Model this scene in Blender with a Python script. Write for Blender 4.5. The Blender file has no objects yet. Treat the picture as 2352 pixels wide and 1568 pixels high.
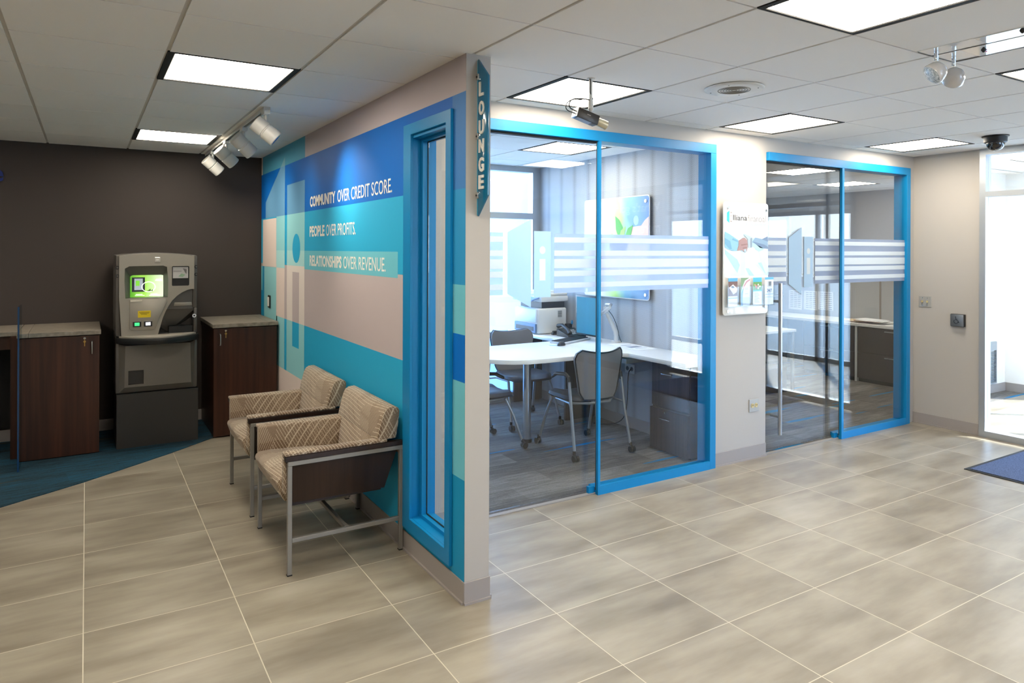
import bpy, bmesh, math, random
from mathutils import Vector, Matrix
random.seed(7)
C = bpy.context.scene
COL = C.collection
R = math.radians

# ------------------------------------------------------------------ camera
CEIL = 2.5584
F_PX, SHIFT_PX, ROLL, YAW, CAM_H = 1595.23, -210.5, .0037, .5497, 1.6463
cam_d = bpy.data.cameras.new('camera')
cam = bpy.data.objects.new('camera', cam_d)
COL.objects.link(cam)
cam_d.sensor_fit = 'HORIZONTAL'
cam_d.sensor_width = 36
cam_d.lens = 36 * F_PX / 2352
cam_d.shift_y = SHIFT_PX / 2352
cam_d.clip_start = .05
fw = Vector((math.sin(YAW), math.cos(YAW), 0))
r0 = Vector((math.cos(YAW), -math.sin(YAW), 0))
u0 = Vector((0, 0, 1))
rt = r0 * math.cos(ROLL) + u0 * math.sin(ROLL)
up = -r0 * math.sin(ROLL) + u0 * math.cos(ROLL)
M = Matrix((rt, up, -fw)).transposed().to_4x4()
M.translation = Vector((0, 0, CAM_H))
cam.matrix_world = M
C.camera = cam

# ------------------------------------------------------------------ world, sun, exposure
C.view_settings.view_transform = 'Standard'
C.view_settings.look = 'None'
C.view_settings.exposure = 0.30
C.view_settings.gamma = 1
C.view_settings.use_curve_mapping = False
C.cycles.use_denoising = True
C.cycles.max_bounces = 10
C.cycles.transparent_max_bounces = 16
C.cycles.sample_clamp_indirect = 25
C.cycles.caustics_reflective = False
C.cycles.caustics_refractive = False

w = bpy.data.worlds.new('sky')
C.world = w
w.use_nodes = True
nt = w.node_tree
bg = nt.nodes['Background']
tc = nt.nodes.new('ShaderNodeTexCoord')
sp = nt.nodes.new('ShaderNodeSeparateXYZ')
nt.links.new(tc.outputs['Generated'], sp.inputs[0])
nz = nt.nodes.new('ShaderNodeTexNoise')
nz.inputs['Scale'].default_value = 3.0
nt.links.new(tc.outputs['Generated'], nz.inputs['Vector'])
ma = nt.nodes.new('ShaderNodeMath'); ma.operation = 'MULTIPLY_ADD'
ma.inputs[1].default_value = .10
nt.links.new(nz.outputs['Fac'], ma.inputs[0])
nt.links.new(sp.outputs['Z'], ma.inputs[2])
cr = nt.nodes.new('ShaderNodeValToRGB')
cr.color_ramp.elements[0].position = .10
cr.color_ramp.elements[0].color = (.86, .93, 1, 1)
cr.color_ramp.elements[1].position = .22
cr.color_ramp.elements[1].color = (.24, .48, .92, 1)
nt.links.new(ma.outputs[0], cr.inputs[0])
nt.links.new(cr.outputs[0], bg.inputs[0])
bg.inputs[1].default_value = 13.0

sd = bpy.data.lights.new('sun', 'SUN')
sd.energy = 18.0
sd.angle = R(1)
sd.color = (1, .95, .88)
sun = bpy.data.objects.new('sun', sd)
COL.objects.link(sun)
sun.rotation_euler = Vector((-.62, .55, -.50)).to_track_quat('-Z', 'Y').to_euler()

PANEL = 18.0        # emission of the ceiling panels

# ------------------------------------------------------------------ materials
def lin(c):
    return tuple((x / 255 / 12.92 if x / 255 <= .04045 else ((x / 255 + .055) / 1.055) ** 2.4) for x in c) + (1,)

MATS = {}
def mat(name, c=(200, 200, 200), rough=.5, metal=0, emit=0, alpha=1, spec=.5, coat=0, sheen=0):
    if name in MATS:
        return MATS[name]
    m = bpy.data.materials.new(name)
    m.use_nodes = True
    b = m.node_tree.nodes['Principled BSDF']
    b.inputs['Base Color'].default_value = lin(c)
    b.inputs['Roughness'].default_value = rough
    b.inputs['Metallic'].default_value = metal
    b.inputs['Specular IOR Level'].default_value = spec
    b.inputs['Coat Weight'].default_value = coat
    b.inputs['Sheen Weight'].default_value = sheen
    b.inputs['Alpha'].default_value = alpha
    if emit:
        b.inputs['Emission Color'].default_value = lin(c)
        b.inputs['Emission Strength'].default_value = emit
    MATS[name] = m
    return m

def nodes(m):
    t = m.node_tree
    return t, t.nodes['Principled BSDF'], (lambda k: t.nodes.new('ShaderNode' + k)), t.links.new

def ramp(N, stops):
    r = N('ValToRGB')
    e = r.color_ramp.elements
    while len(e) < len(stops):
        e.new(.5)
    for k, (p, c) in enumerate(stops):
        e[k].position = p
        e[k].color = lin(c) if max(c) > 1 else tuple(c) + (1,)
    return r

def mth(N, L, op, a, b=None, c=None):
    n = N('Math'); n.operation = op
    for i, v in enumerate((a, b, c)):
        if v is None: continue
        if isinstance(v, (int, float)): n.inputs[i].default_value = v
        else: L(v, n.inputs[i])
    return n.outputs[0]

def mixc(N, L, fac, a, b, blend='MIX'):
    n = N('Mix'); n.data_type = 'RGBA'; n.blend_type = blend
    for s, v in ((0, fac), (6, a), (7, b)):
        if isinstance(v, (int, float)): n.inputs[s].default_value = v
        elif isinstance(v, tuple): n.inputs[s].default_value = v
        else: L(v, n.inputs[s])
    return n.outputs[2]

def noise(N, L, vec, scale, detail=2, rough=.5):
    n = N('TexNoise')
    n.inputs['Scale'].default_value = scale
    n.inputs['Detail'].default_value = detail
    n.inputs['Roughness'].default_value = rough
    L(vec, n.inputs['Vector'])
    return n.outputs['Fac']

def mapping(N, L, src, scale=(1, 1, 1), rot=(0, 0, 0), loc=(0, 0, 0)):
    n = N('Mapping')
    n.inputs['Scale'].default_value = scale
    n.inputs['Rotation'].default_value = rot
    n.inputs['Location'].default_value = loc
    L(src, n.inputs['Vector'])
    return n.outputs[0]

def mat_floor():
    m = mat('stone_look_tile', rough=.34, spec=.45)
    t, b, N, L = nodes(m)
    geo = N('NewGeometry').outputs['Position']
    s = N('SeparateXYZ'); L(geo, s.inputs[0])
    def cell(o, off, size):
        v = mth(N, L, 'DIVIDE', mth(N, L, 'SUBTRACT', o, off), size)
        fl_ = mth(N, L, 'FLOOR', v)
        fr = mth(N, L, 'SUBTRACT', v, fl_)
        edge = mth(N, L, 'MULTIPLY', mth(N, L, 'MINIMUM', fr, mth(N, L, 'SUBTRACT', 1.0, fr)), size)
        return fl_, edge
    cx, ex = cell(s.outputs[0], -.0067, .6096)
    cy, ey = cell(s.outputs[1], 3.9435, .4561)
    grout = mth(N, L, 'LESS_THAN', mth(N, L, 'MINIMUM', ex, ey), .0021)
    cv = N('CombineXYZ')
    L(mth(N, L, 'MULTIPLY', cx, 3.7), cv.inputs[0]); L(mth(N, L, 'MULTIPLY', cy, 5.3), cv.inputs[1])
    add = N('VectorMath'); add.operation = 'ADD'
    L(geo, add.inputs[0]); L(cv.outputs[0], add.inputs[1])
    streak = noise(N, L, mapping(N, L, add.outputs[0], (.8, 3.4, 1)), 1.7, 5, .55)
    blot = noise(N, L, mapping(N, L, add.outputs[0], (1.2, 2.2, 1), loc=(3, 1, 0)), 1.6, 3, .5)
    f = mth(N, L, 'ADD', mth(N, L, 'MULTIPLY', streak, .65), mth(N, L, 'MULTIPLY', blot, .35))
    r = ramp(N, [(.34, (122, 113, 99)), (.46, (141, 132, 117)), (.56, (156, 148, 132)), (.68, (169, 162, 147))])
    L(f, r.inputs[0])
    c = mixc(N, L, grout, r.outputs[0], lin((205, 197, 178)))
    L(c, b.inputs['Base Color'])
    L(mth(N, L, 'ADD', mth(N, L, 'MULTIPLY', grout, .4), mth(N, L, 'ADD', mth(N, L, 'MULTIPLY', f, .15), .26)), b.inputs['Roughness'])
    bp = N('Bump'); bp.inputs['Strength'].default_value = .25; bp.inputs['Distance'].default_value = .002
    L(mth(N, L, 'SUBTRACT', 1.0, grout), bp.inputs['Height']); L(bp.outputs[0], b.inputs['Normal'])
    return m

def mat_carpet(name, base, dark, light, accent, rot=0.0, amount=.93, sx=.95, sy=.24):
    m = mat(name, rough=.95, spec=.1)
    t, b, N, L = nodes(m)
    geo = mapping(N, L, N('NewGeometry').outputs['Position'], rot=(0, 0, rot))
    br = N('TexBrick')
    br.offset = .37; br.inputs['Mortar Size'].default_value = 0.0
    br.inputs['Brick Width'].default_value = sx; br.inputs['Row Height'].default_value = sy
    br.inputs['Scale'].default_value = 1
    br.inputs['Color1'].default_value = (0, 0, 0, 1); br.inputs['Color2'].default_value = (1, 1, 1, 1)
    L(geo, br.inputs['Vector'])
    streak = noise(N, L, mapping(N, L, geo, (4.5, 48, 1)), 1.0, 4, .7)
    weave = noise(N, L, mapping(N, L, geo, (70, 170, 1)), 1.0, 2, .8)
    wide = noise(N, L, mapping(N, L, geo, (1.1, 9, 1)), 1.0, 2, .5)
    f = mth(N, L, 'ADD', mth(N, L, 'MULTIPLY', streak, .42), mth(N, L, 'ADD', mth(N, L, 'MULTIPLY', weave, .26), mth(N, L, 'MULTIPLY', wide, .20)))
    f = mth(N, L, 'ADD', f, mth(N, L, 'MULTIPLY', br.outputs['Color'], .12))
    r = ramp(N, [(.36, dark), (.50, base), (.64, light)])
    L(f, r.inputs[0])
    a = noise(N, L, mapping(N, L, geo, (.9, 11, 1), loc=(5.3, 2.1, 0)), 1.0, 1, .4)
    msk = mth(N, L, 'MULTIPLY', mth(N, L, 'GREATER_THAN', a, .69), mth(N, L, 'GREATER_THAN', streak, .44))
    c = mixc(N, L, mth(N, L, 'MULTIPLY', msk, amount), r.outputs[0], lin(accent))
    L(c, b.inputs['Base Color'])
    bp = N('Bump'); bp.inputs['Strength'].default_value = .5; bp.inputs['Distance'].default_value = .004
    L(weave, bp.inputs['Height']); L(bp.outputs[0], b.inputs['Normal'])
    return m

def mat_wood(name, c1, c2, rough=.38, axis='z'):
    m = mat(name, rough=rough, spec=.4)
    t, b, N, L = nodes(m)
    sc = {'z': (28, 28, .9), 'x': (.9, 28, 28), 'y': (28, .9, 28)}[axis]
    v = mapping(N, L, N('NewGeometry').outputs['Position'], sc)
    f = noise(N, L, v, 1.0, 5, .6)
    r = ramp(N, [(.3, c1), (.7, c2)])
    L(f, r.inputs[0]); L(r.outputs[0], b.inputs['Base Color'])
    return m

def mat_speckle(name, c1, c2, rough, scale=60, stretch=(1, 1, 1)):
    m = mat(name, rough=rough, spec=.3)
    t, b, N, L = nodes(m)
    f = noise(N, L, mapping(N, L, N('NewGeometry').outputs['Position'], stretch), scale, 4, .6)
    r = ramp(N, [(.35, c1), (.65, c2)])
    L(f, r.inputs[0]); L(r.outputs[0], b.inputs['Base Color'])
    return m

def mat_fabric():
    # brown upholstery with families of fine cream lines fanning across it
    m = mat('line_pattern_upholstery', rough=.85, spec=.15, sheen=.2)
    t, b, N, L = nodes(m)
    obj = N('TexCoord').outputs['Object']
    tot = None
    fams = [((.9, 0, .55), 62, 1.0, .10, (0, 0, 0)), ((-.35, 1.2, .2), 58, 1.6, .2, (4, 1, 2)),
            ((.5, .35, 1.7), 74, 1.3, .3, (2, 7, 1)), ((1.3, -1.1, -.6), 60, .9, .4, (8, 3, 5))]
    for k, (d, fr, dist, ph, off) in enumerate(fams):
        dn = N('VectorMath'); dn.operation = 'DOT_PRODUCT'
        L(obj, dn.inputs[0]); dn.inputs[1].default_value = d
        wob = noise(N, L, mapping(N, L, obj, (1, 1, 1), loc=off), 1.7, 0, .3)
        ph_ = mth(N, L, 'ADD', mth(N, L, 'MULTIPLY', dn.outputs['Value'], fr), mth(N, L, 'MULTIPLY', wob, 5.0 * dist))
        fr_ = mth(N, L, 'FRACT', ph_)
        line = mth(N, L, 'LESS_THAN', mth(N, L, 'ABSOLUTE', mth(N, L, 'SUBTRACT', fr_, .5)), .088)
        reg = noise(N, L, mapping(N, L, obj, (1, 1, 1), loc=(off[2] + 3, off[0], off[1])), 3.2, 0, .3)
        g = mth(N, L, 'MULTIPLY', line, mth(N, L, 'GREATER_THAN', reg, (.38, .44, .46, .47)[k]))
        tot = g if tot is None else mth(N, L, 'MAXIMUM', tot, g)
    c = mixc(N, L, tot, lin((122, 101, 82)), lin((198, 183, 162)))
    L(c, b.inputs['Base Color'])
    wv = noise(N, L, obj, 420, 1, .5)
    bp = N('Bump'); bp.inputs['Strength'].default_value = .25; bp.inputs['Distance'].default_value = .001
    L(wv, bp.inputs['Height']); L(bp.outputs[0], b.inputs['Normal'])
    return m

def mat_wallpaper():
    # grey wallcovering: dot grid with dots growing darker in vertical bands
    m = mat('dotted_wallcovering', rough=.6, spec=.3)
    t, b, N, L = nodes(m)
    s = N('SeparateXYZ'); L(N('NewGeometry').outputs['Position'], s.inputs[0])
    y, z = s.outputs[1], s.outputs[2]
    rowf = mth(N, L, 'DIVIDE', z, .0085)
    row = mth(N, L, 'FLOOR', rowf)
    odd = mth(N, L, 'MULTIPLY', mth(N, L, 'MODULO', row, 2.0), .5)
    fz = mth(N, L, 'MULTIPLY', mth(N, L, 'SUBTRACT', mth(N, L, 'FRACT', rowf), .5), .0085)
    fy = mth(N, L, 'MULTIPLY', mth(N, L, 'SUBTRACT', mth(N, L, 'FRACT', mth(N, L, 'ADD', mth(N, L, 'DIVIDE', y, .017), odd)), .5), .017)
    d = mth(N, L, 'SQRT', mth(N, L, 'ADD', mth(N, L, 'MULTIPLY', fz, fz), mth(N, L, 'MULTIPLY', fy, fy)))
    band = mth(N, L, 'FRACT', mth(N, L, 'MULTIPLY_ADD', y, 1 / .2325, .56))
    tri = mth(N, L, 'ABSOLUTE', mth(N, L, 'SUBTRACT', band, .5))
    bandm = mth(N, L, 'MAXIMUM', 0.0, mth(N, L, 'SUBTRACT', 1.0, mth(N, L, 'MULTIPLY', tri, 5.0)))
    dot = mth(N, L, 'LESS_THAN', d, mth(N, L, 'ADD', .0023, mth(N, L, 'MULTIPLY', bandm, .0014)))
    dc = mixc(N, L, bandm, lin((116, 118, 122)), lin((72, 66, 62)))
    bc = mixc(N, L, mth(N, L, 'MULTIPLY', bandm, .35), lin((180, 183, 188)), lin((146, 142, 139)))
    c = mixc(N, L, mth(N, L, 'MULTIPLY', dot, .75), bc, dc)
    L(c, b.inputs['Base Color'])
    return m

def mat_glass(name, tint=(236, 244, 246), refl=1.0):
    m = bpy.data.materials.new(name); m.use_nodes = True
    t = m.node_tree; t.nodes.clear()
    N = lambda k: t.nodes.new('ShaderNode' + k); L = t.links.new
    out = N('OutputMaterial'); mx = N('MixShader'); tr = N('BsdfTransparent'); gl = N('BsdfGlossy')
    tr.inputs[0].default_value = lin(tint)
    gl.inputs['Roughness'].default_value = 0.0
    g_ = N('NewGeometry'); dt = N('VectorMath'); dt.operation = 'DOT_PRODUCT'
    L(g_.outputs['Normal'], dt.inputs[0]); L(g_.outputs['Incoming'], dt.inputs[1])
    sch = mth(N, L, 'POWER', mth(N, L, 'SUBTRACT', 1.0, mth(N, L, 'ABSOLUTE', dt.outputs['Value'])), 5.0)
    L(mth(N, L, 'MULTIPLY_ADD', sch, .95 * refl, .045 * refl), mx.inputs[0])
    L(tr.outputs[0], mx.inputs[1]); L(gl.outputs[0], mx.inputs[2]); L(mx.outputs[0], out.inputs[0])
    MATS[name] = m
    return m

def mat_film(name, c, cover):
    m = bpy.data.materials.new(name); m.use_nodes = True
    t = m.node_tree; t.nodes.clear()
    N = lambda k: t.nodes.new('ShaderNode' + k); L = t.links.new
    out = N('OutputMaterial'); mx = N('MixShader'); m2 = N('MixShader')
    tr = N('BsdfTransparent'); df = N('BsdfDiffuse'); tl = N('BsdfTranslucent')
    df.inputs[0].default_value = lin(c); tl.inputs[0].default_value = lin(c)
    m2.inputs[0].default_value = .6; mx.inputs[0].default_value = cover
    L(df.outputs[0], m2.inputs[1]); L(tl.outputs[0], m2.inputs[2])
    L(tr.outputs[0], mx.inputs[1]); L(m2.outputs[0], mx.inputs[2]); L(mx.outputs[0], out.inputs[0])
    MATS[name] = m
    return m

def mat_gradient(name, axis, lo, hi, stops, rough=.25, blotch=0.0, scale=4, emit=0):
    m = mat(name, rough=rough)
    t, b, N, L = nodes(m)
    pos = N('NewGeometry').outputs['Position']
    s = N('SeparateXYZ'); L(pos, s.inputs[0])
    v = mth(N, L, 'DIVIDE', mth(N, L, 'SUBTRACT', s.outputs['xyz'.index(axis)], lo), hi - lo)
    if blotch:
        v = mth(N, L, 'ADD', v, mth(N, L, 'MULTIPLY', mth(N, L, 'SUBTRACT', noise(N, L, pos, scale, 2, .5), .5), blotch))
    r = ramp(N, stops)
    L(v, r.inputs[0]); L(r.outputs[0], b.inputs['Base Color'])
    if emit:
        L(r.outputs[0], b.inputs['Emission Color']); b.inputs['Emission Strength'].default_value = emit
    return m

def mat_diffuser():
    m = bpy.data.materials.new('light_diffuser'); m.use_nodes = True
    t = m.node_tree; t.nodes.clear()
    N = lambda k: t.nodes.new('ShaderNode' + k); L = t.links.new
    out = N('OutputMaterial'); em = N('Emission')
    L(em.outputs[0], out.inputs[0])
    s = N('SeparateXYZ'); L(N('TexCoord').outputs['Object'], s.inputs[0])
    def g(o):
        f = mth(N, L, 'FRACT', mth(N, L, 'DIVIDE', mth(N, L, 'ADD', o, .27), .18))
        return mth(N, L, 'MINIMUM', f, mth(N, L, 'SUBTRACT', 1.0, f))
    e = mth(N, L, 'LESS_THAN', mth(N, L, 'MINIMUM', g(s.outputs[0]), g(s.outputs[1])), .010)
    L(mixc(N, L, e, (1, .90, .745, 1), (.046, .042, .036, 1)), em.inputs[0])
    em.inputs[1].default_value = PANEL
    MATS['light_diffuser'] = m
    return m

FLOOR = mat_floor()
CARPET_G = mat_carpet('grey_plank_carpet', (112, 108, 104), (78, 76, 74), (146, 143, 139), (28, 120, 168))
CARPET_B = mat_carpet('blue_brown_carpet', (44, 66, 78), (30, 38, 42), (38, 92, 120), (78, 70, 58), rot=-.12, amount=.8)
WALNUT = mat_wood('dark_walnut_laminate', (46, 24, 15), (74, 42, 28))
ESPRESSO = mat_wood('espresso_laminate', (52, 42, 38), (80, 68, 62))
STONE = mat_speckle('grey_stone_laminate', (120, 112, 100), (152, 143, 130), .45, 18, (1, 5, 1))
FABRIC = mat_fabric()
PAPER_W = mat_wallpaper()
GLASS = mat_glass('clear_glass', (251, 253, 253))
GLASS_T = mat_glass('blue_edge_glass', (196, 224, 234))
LENS = mat_glass('clear_lens', (225, 232, 236), 1.6)
FILM_B = mat_film('frosted_film', (200, 214, 240), .55)
FILM_S = mat_film('white_film', (250, 254, 255), .92)
FILM_M = mat_film('pale_door_film', (216, 238, 255), .93)
DIFF = mat_diffuser()
WALL = mat('greige_paint', (184, 179, 173), .6, spec=.25)
WALL_D = mat('charcoal_paint', (66, 59, 56), .6, spec=.25)
WALL_G = mat('office_grey_paint', (176, 178, 184), .6, spec=.3)
WALL_W = mat('vestibule_white_paint', (244, 244, 242), .6)
TILE_C = mat('acoustic_tile', (245, 241, 235), .9, spec=.1)
TEE = mat('ceiling_tee', (206, 200, 192), .6)
BASE = mat('grey_rubber_base', (160, 153, 149), .5)
BLUE = mat('blue_frame_enamel', (14, 134, 194), .38, spec=.35)
STEEL = mat('brushed_steel', (186, 188, 190), .28, metal=1)
CHROME = mat('chrome', (225, 228, 230), .08, metal=1)
FRAME_S = mat('silver_painted_steel', (142, 138, 132), .42, metal=.35)
ALU = mat('anodised_aluminium', (176, 180, 184), .4, metal=.6)
BLACK = mat('black_plastic', (22, 22, 23), .4)
RUBBER = mat('black_rubber', (14, 14, 14), .7)
WHITE = mat('white_plastic', (232, 231, 227), .4)
WHITE_E = mat('white_enamel', (214, 212, 206), .35)
LAM_W = mat('white_laminate', (240, 240, 238), .25)
OFFW = mat('off_white_plastic', (222, 220, 214), .45)

# ------------------------------------------------------------------ builders
class B:
    def __init__(self, m=None):
        self.bm = bmesh.new(); self.mats = []; self.i = 0
        if m: self.m(m)
    def m(self, mt):
        if mt not in self.mats: self.mats.append(mt)
        self.i = self.mats.index(mt); return self
    def _face(self, vs):
        try: f = self.bm.faces.new(vs)
        except ValueError: return None
        f.material_index = self.i
        return f
    def join(self, other, matrix=None):
        vm = {v: self.bm.verts.new(matrix @ v.co if matrix else v.co) for v in other.verts}
        for f in other.faces: self._face([vm[v] for v in f.verts])
        other.free(); return self
    def box(self, x0, x1, y0, y1, z0, z1, bev=0, seg=2):
        t = bmesh.new()
        v = [t.verts.new((x, y, z)) for x in (x0, x1) for y in (y0, y1) for z in (z0, z1)]
        for q in ((0, 1, 3, 2), (4, 6, 7, 5), (0, 4, 5, 1), (2, 3, 7, 6), (0, 2, 6, 4), (1, 5, 7, 3)):
            t.faces.new([v[k] for k in q])
        bmesh.ops.recalc_face_normals(t, faces=t.faces)
        if bev: bmesh.ops.bevel(t, geom=t.edges[:], offset=bev, segments=seg, profile=.5, affect='EDGES')
        return self.join(t)
    def poly(self, pts):
        self._face([self.bm.verts.new(p) for p in pts]); return self
    def prism(self, pts, axis, a0, a1, bev=0):
        return self.plate(pts, [], axis, a0, a1, bev)
    def plate(self, outer, holes, axis, a0, a1, bev=0):
        k = 'xyz'.index(axis)
        def P(p, a):
            q = list(p); q.insert(k, a); return q
        t = bmesh.new()
        loops = [[t.verts.new(P(p, a0)) for p in lp] for lp in [outer] + list(holes)]
        edges = [t.edges.new((lp[i], lp[(i + 1) % len(lp)])) for lp in loops for i in range(len(lp))]
        if holes:
            bmesh.ops.triangle_fill(t, use_beauty=True, use_dissolve=False, edges=edges)
            # remove faces that fell into a hole
        else:
            t.faces.new(loops[0])
        front = t.faces[:]
        r = bmesh.ops.duplicate(t, geom=front)
        vmap = r['vert_map']
        for f in r['geom']:
            pass
        d = a1 - a0
        back = {}
        for lp in loops:
            for v in lp:
                nv = vmap[v]; back[v] = nv; nv.co[k] += d
        for v in [x for f in front for x in f.verts]:
            if v not in back:
                nv = vmap[v]; back[v] = nv; nv.co[k] += d
        for lp in loops:
            n = len(lp)
            for i in range(n):
                a, b = lp[i], lp[(i + 1) % n]
                t.faces.new((a, b, back[b], back[a]))
        bmesh.ops.recalc_face_normals(t, faces=t.faces)
        if bev:
            es = [e for e in t.edges if len(e.link_faces) == 2 and e.calc_face_angle(0) > .5]
            bmesh.ops.bevel(t, geom=es, offset=bev, segments=2, profile=.5, affect='EDGES')
        return self.join(t)
    def cyl(self, p0, p1, r0, r1=None, seg=20):
        r1 = r0 if r1 is None else r1
        p0, p1 = Vector(p0), Vector(p1)
        q = (p1 - p0).to_track_quat('Z', 'Y')
        ra = []
        for p, r in ((p0, r0), (p1, r1)):
            ra.append([self.bm.verts.new(p + q @ Vector((r * math.cos(2 * math.pi * i / seg), r * math.sin(2 * math.pi * i / seg), 0))) for i in range(seg)])
        for i in range(seg):
            j = (i + 1) % seg
            self._face((ra[0][i], ra[0][j], ra[1][j], ra[1][i]))
        self._face(ra[0][::-1]); self._face(ra[1])
        return self
    def tube(self, pts, r, seg=12, sub=0):
        pts = [Vector(p) for p in pts]
        for _ in range(sub):          # corner cutting
            n = [pts[0]]
            for a, b in zip(pts, pts[1:]):
                n += [a.lerp(b, .25), a.lerp(b, .75)]
            pts = n + [pts[-1]]
        rings = []; prev = None
        for i, p in enumerate(pts):
            d = (pts[min(i + 1, len(pts) - 1)] - pts[max(i - 1, 0)]).normalized()
            if prev is None:
                a = d.orthogonal().normalized()
            else:
                a = (prev - d * prev.dot(d)).normalized()
            prev = a; b = d.cross(a)
            rr = r[i] if isinstance(r, (list, tuple)) else r
            rings.append([self.bm.verts.new(p + rr * (a * math.cos(2 * math.pi * k / seg) + b * math.sin(2 * math.pi * k / seg))) for k in range(seg)])
        for A, Z in zip(rings, rings[1:]):
            for k in range(seg):
                self._face((A[k], A[(k + 1) % seg], Z[(k + 1) % seg], Z[k]))
        self._face(rings[0][::-1]); self._face(rings[-1])
        return self
    def lathe(self, o, prof, axis='z', seg=24):
        # prof: (radius, height along axis); the axis may be a vector
        ax = Vector(axis) if not isinstance(axis, str) else Vector({'x': (1, 0, 0), 'y': (0, 1, 0), 'z': (0, 0, 1)}[axis])
        q = ax.to_track_quat('Z', 'Y'); o = Vector(o)
        rings = [[self.bm.verts.new(o + q @ Vector((max(r, 1e-5) * math.cos(2 * math.pi * k / seg), max(r, 1e-5) * math.sin(2 * math.pi * k / seg), h))) for k in range(seg)] for r, h in prof]
        for A, Z in zip(rings, rings[1:]):
            for k in range(seg):
                self._face((A[k], A[(k + 1) % seg], Z[(k + 1) % seg], Z[k]))
        self._face(rings[0][::-1]); self._face(rings[-1])
        return self
    def grid(self, fn, nu, nv, thick=0):
        # fn(u,v)->point; an open or closed-by-thickness sheet
        V = [[self.bm.verts.new(fn(i / nu, j / nv)) for j in range(nv + 1)] for i in range(nu + 1)]
        for i in range(nu):
            for j in range(nv):
                self._face((V[i][j], V[i + 1][j], V[i + 1][j + 1], V[i][j + 1]))
        return self

def rrect(x0, x1, y0, y1, r, n=5):
    o = []
    for cx, cy, a in ((x1 - r, y1 - r, 0), (x0 + r, y1 - r, 90), (x0 + r, y0 + r, 180), (x1 - r, y0 + r, 270)):
        for k in range(n + 1):
            t = R(a + 90 * k / n)
            o.append((cx + r * math.cos(t), cy + r * math.sin(t)))
    return o

def ell(cx, cy, rx, ry, n=32):
    return [(cx + rx * math.cos(2 * math.pi * k / n), cy + ry * math.sin(2 * math.pi * k / n)) for k in range(n)]

def wloc(o):
    v = Vector((0, 0, 0))
    while o is not None:
        v += o.location; o = o.parent
    return v

def tag(o, label=None, cat=None, group=None, kind=None):
    if label: o['label'] = label
    if cat: o['category'] = cat
    if group: o['group'] = group
    if kind: o['kind'] = kind
    return o

def obj(name, b, parent=None, smooth=True, label=None, mods=None, loc=None):
    """links builder b as ONE mesh; loc = the thing's base point for a top-level mesh"""
    me = bpy.data.meshes.new(name)
    off = wloc(parent) if parent else Vector(loc or (0, 0, 0))
    bmesh.ops.translate(b.bm, vec=-off, verts=b.bm.verts)
    b.bm.to_mesh(me); b.bm.free()
    for m in b.mats: me.materials.append(m)
    if smooth and len(me.polygons):
        me.shade_smooth(); me.set_sharp_from_angle(angle=R(32))
    o = bpy.data.objects.new(name, me)
    COL.objects.link(o)
    if parent: o.parent = parent
    else: o.location = off
    if label: o['label'] = label
    for k, kw in (mods or []):
        md = o.modifiers.new(k.lower(), k)
        for a, v in kw.items(): setattr(md, a, v)
    return o

def thing(name, label, cat, loc=(0, 0, 0), group=None):
    o = bpy.data.objects.new(name, None)
    COL.objects.link(o); o.location = loc
    o.empty_display_size = .05
    return tag(o, label, cat, group)

def struct(name, b, smooth=False, loc=None):
    return tag(obj(name, b, smooth=smooth, loc=loc), kind='structure')

def dup(root, loc, rotz, label, group=None):
    r = root.copy(); COL.objects.link(r)
    r.location = loc; r.rotation_euler = (0, 0, rotz); r['label'] = label
    if group: r['group'] = group
    for ch in list(root.children):
        c = ch.copy(); COL.objects.link(c); c.parent = r
        for g in list(ch.children):
            d = g.copy(); COL.objects.link(d); d.parent = c
    return r

def letters(s, o, dx, dup_, w=None, h=.1, bold=0, shear=0, ext=.0006, b=None, mt=None):
    """lettering s as mesh, lower left corner o, running along dx, upright along dup_; w,h = size of its box"""
    cu = bpy.data.curves.new('t', 'FONT'); cu.body = s; cu.offset = bold; cu.shear = shear
    cu.resolution_u = 3
    ob = bpy.data.objects.new('t', cu); COL.objects.link(ob)
    dg = bpy.context.evaluated_depsgraph_get()
    me = bpy.data.meshes.new_from_object(ob.evaluated_get(dg))
    bpy.data.objects.remove(ob); bpy.data.curves.remove(cu)
    xs = [v.co.x for v in me.vertices]; ys = [v.co.y for v in me.vertices]
    x0, y0 = min(xs), min(ys)
    sy = h / (max(ys) - y0); sx = (w / (max(xs) - x0)) if w else sy
    dx, dz = Vector(dx), Vector(dup_); n = dx.cross(dz)
    b = b or B(mt)
    if mt: b.m(mt)
    o = Vector(o)
    P = lambda v, k: o + dx * (v.co.x - x0) * sx + dz * (v.co.y - y0) * sy + n * k
    fr = [b.bm.verts.new(P(v, ext)) for v in me.vertices]
    for p in me.polygons: b._face([fr[i] for i in p.vertices])
    if ext > .0015:
        bk = [b.bm.verts.new(P(v, 0)) for v in me.vertices]
        cnt = {}
        for p in me.polygons:
            vs = list(p.vertices)
            for a, c in zip(vs, vs[1:] + vs[:1]): cnt[(a, c)] = 1
        for a, c in cnt:
            if (c, a) not in cnt: b._face((fr[c], fr[a], bk[a], bk[c]))
    bpy.data.meshes.remove(me)
    return b

# ================================================================== SETTING
GX0, GY0, G = -.9006, 2.9683, .6096

# floor: tile everywhere in the foyer, the vestibule too
struct('floor', B(FLOOR).box(-5, 6.84, -5, 3.735, -.05, 0).box(-5, 1.56, 3.735, 7.4, -.05, 0).box(6.84, 9.4, -2.5, 4.05, -.05, 0))
struct('floor_office', B(CARPET_G).box(1.56, 4.45, 3.735, 6.6, -.05, .004))
struct('floor_office', B(CARPET_G).box(4.45, 10.2, 3.735, 9.0, -.05, .004))
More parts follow.
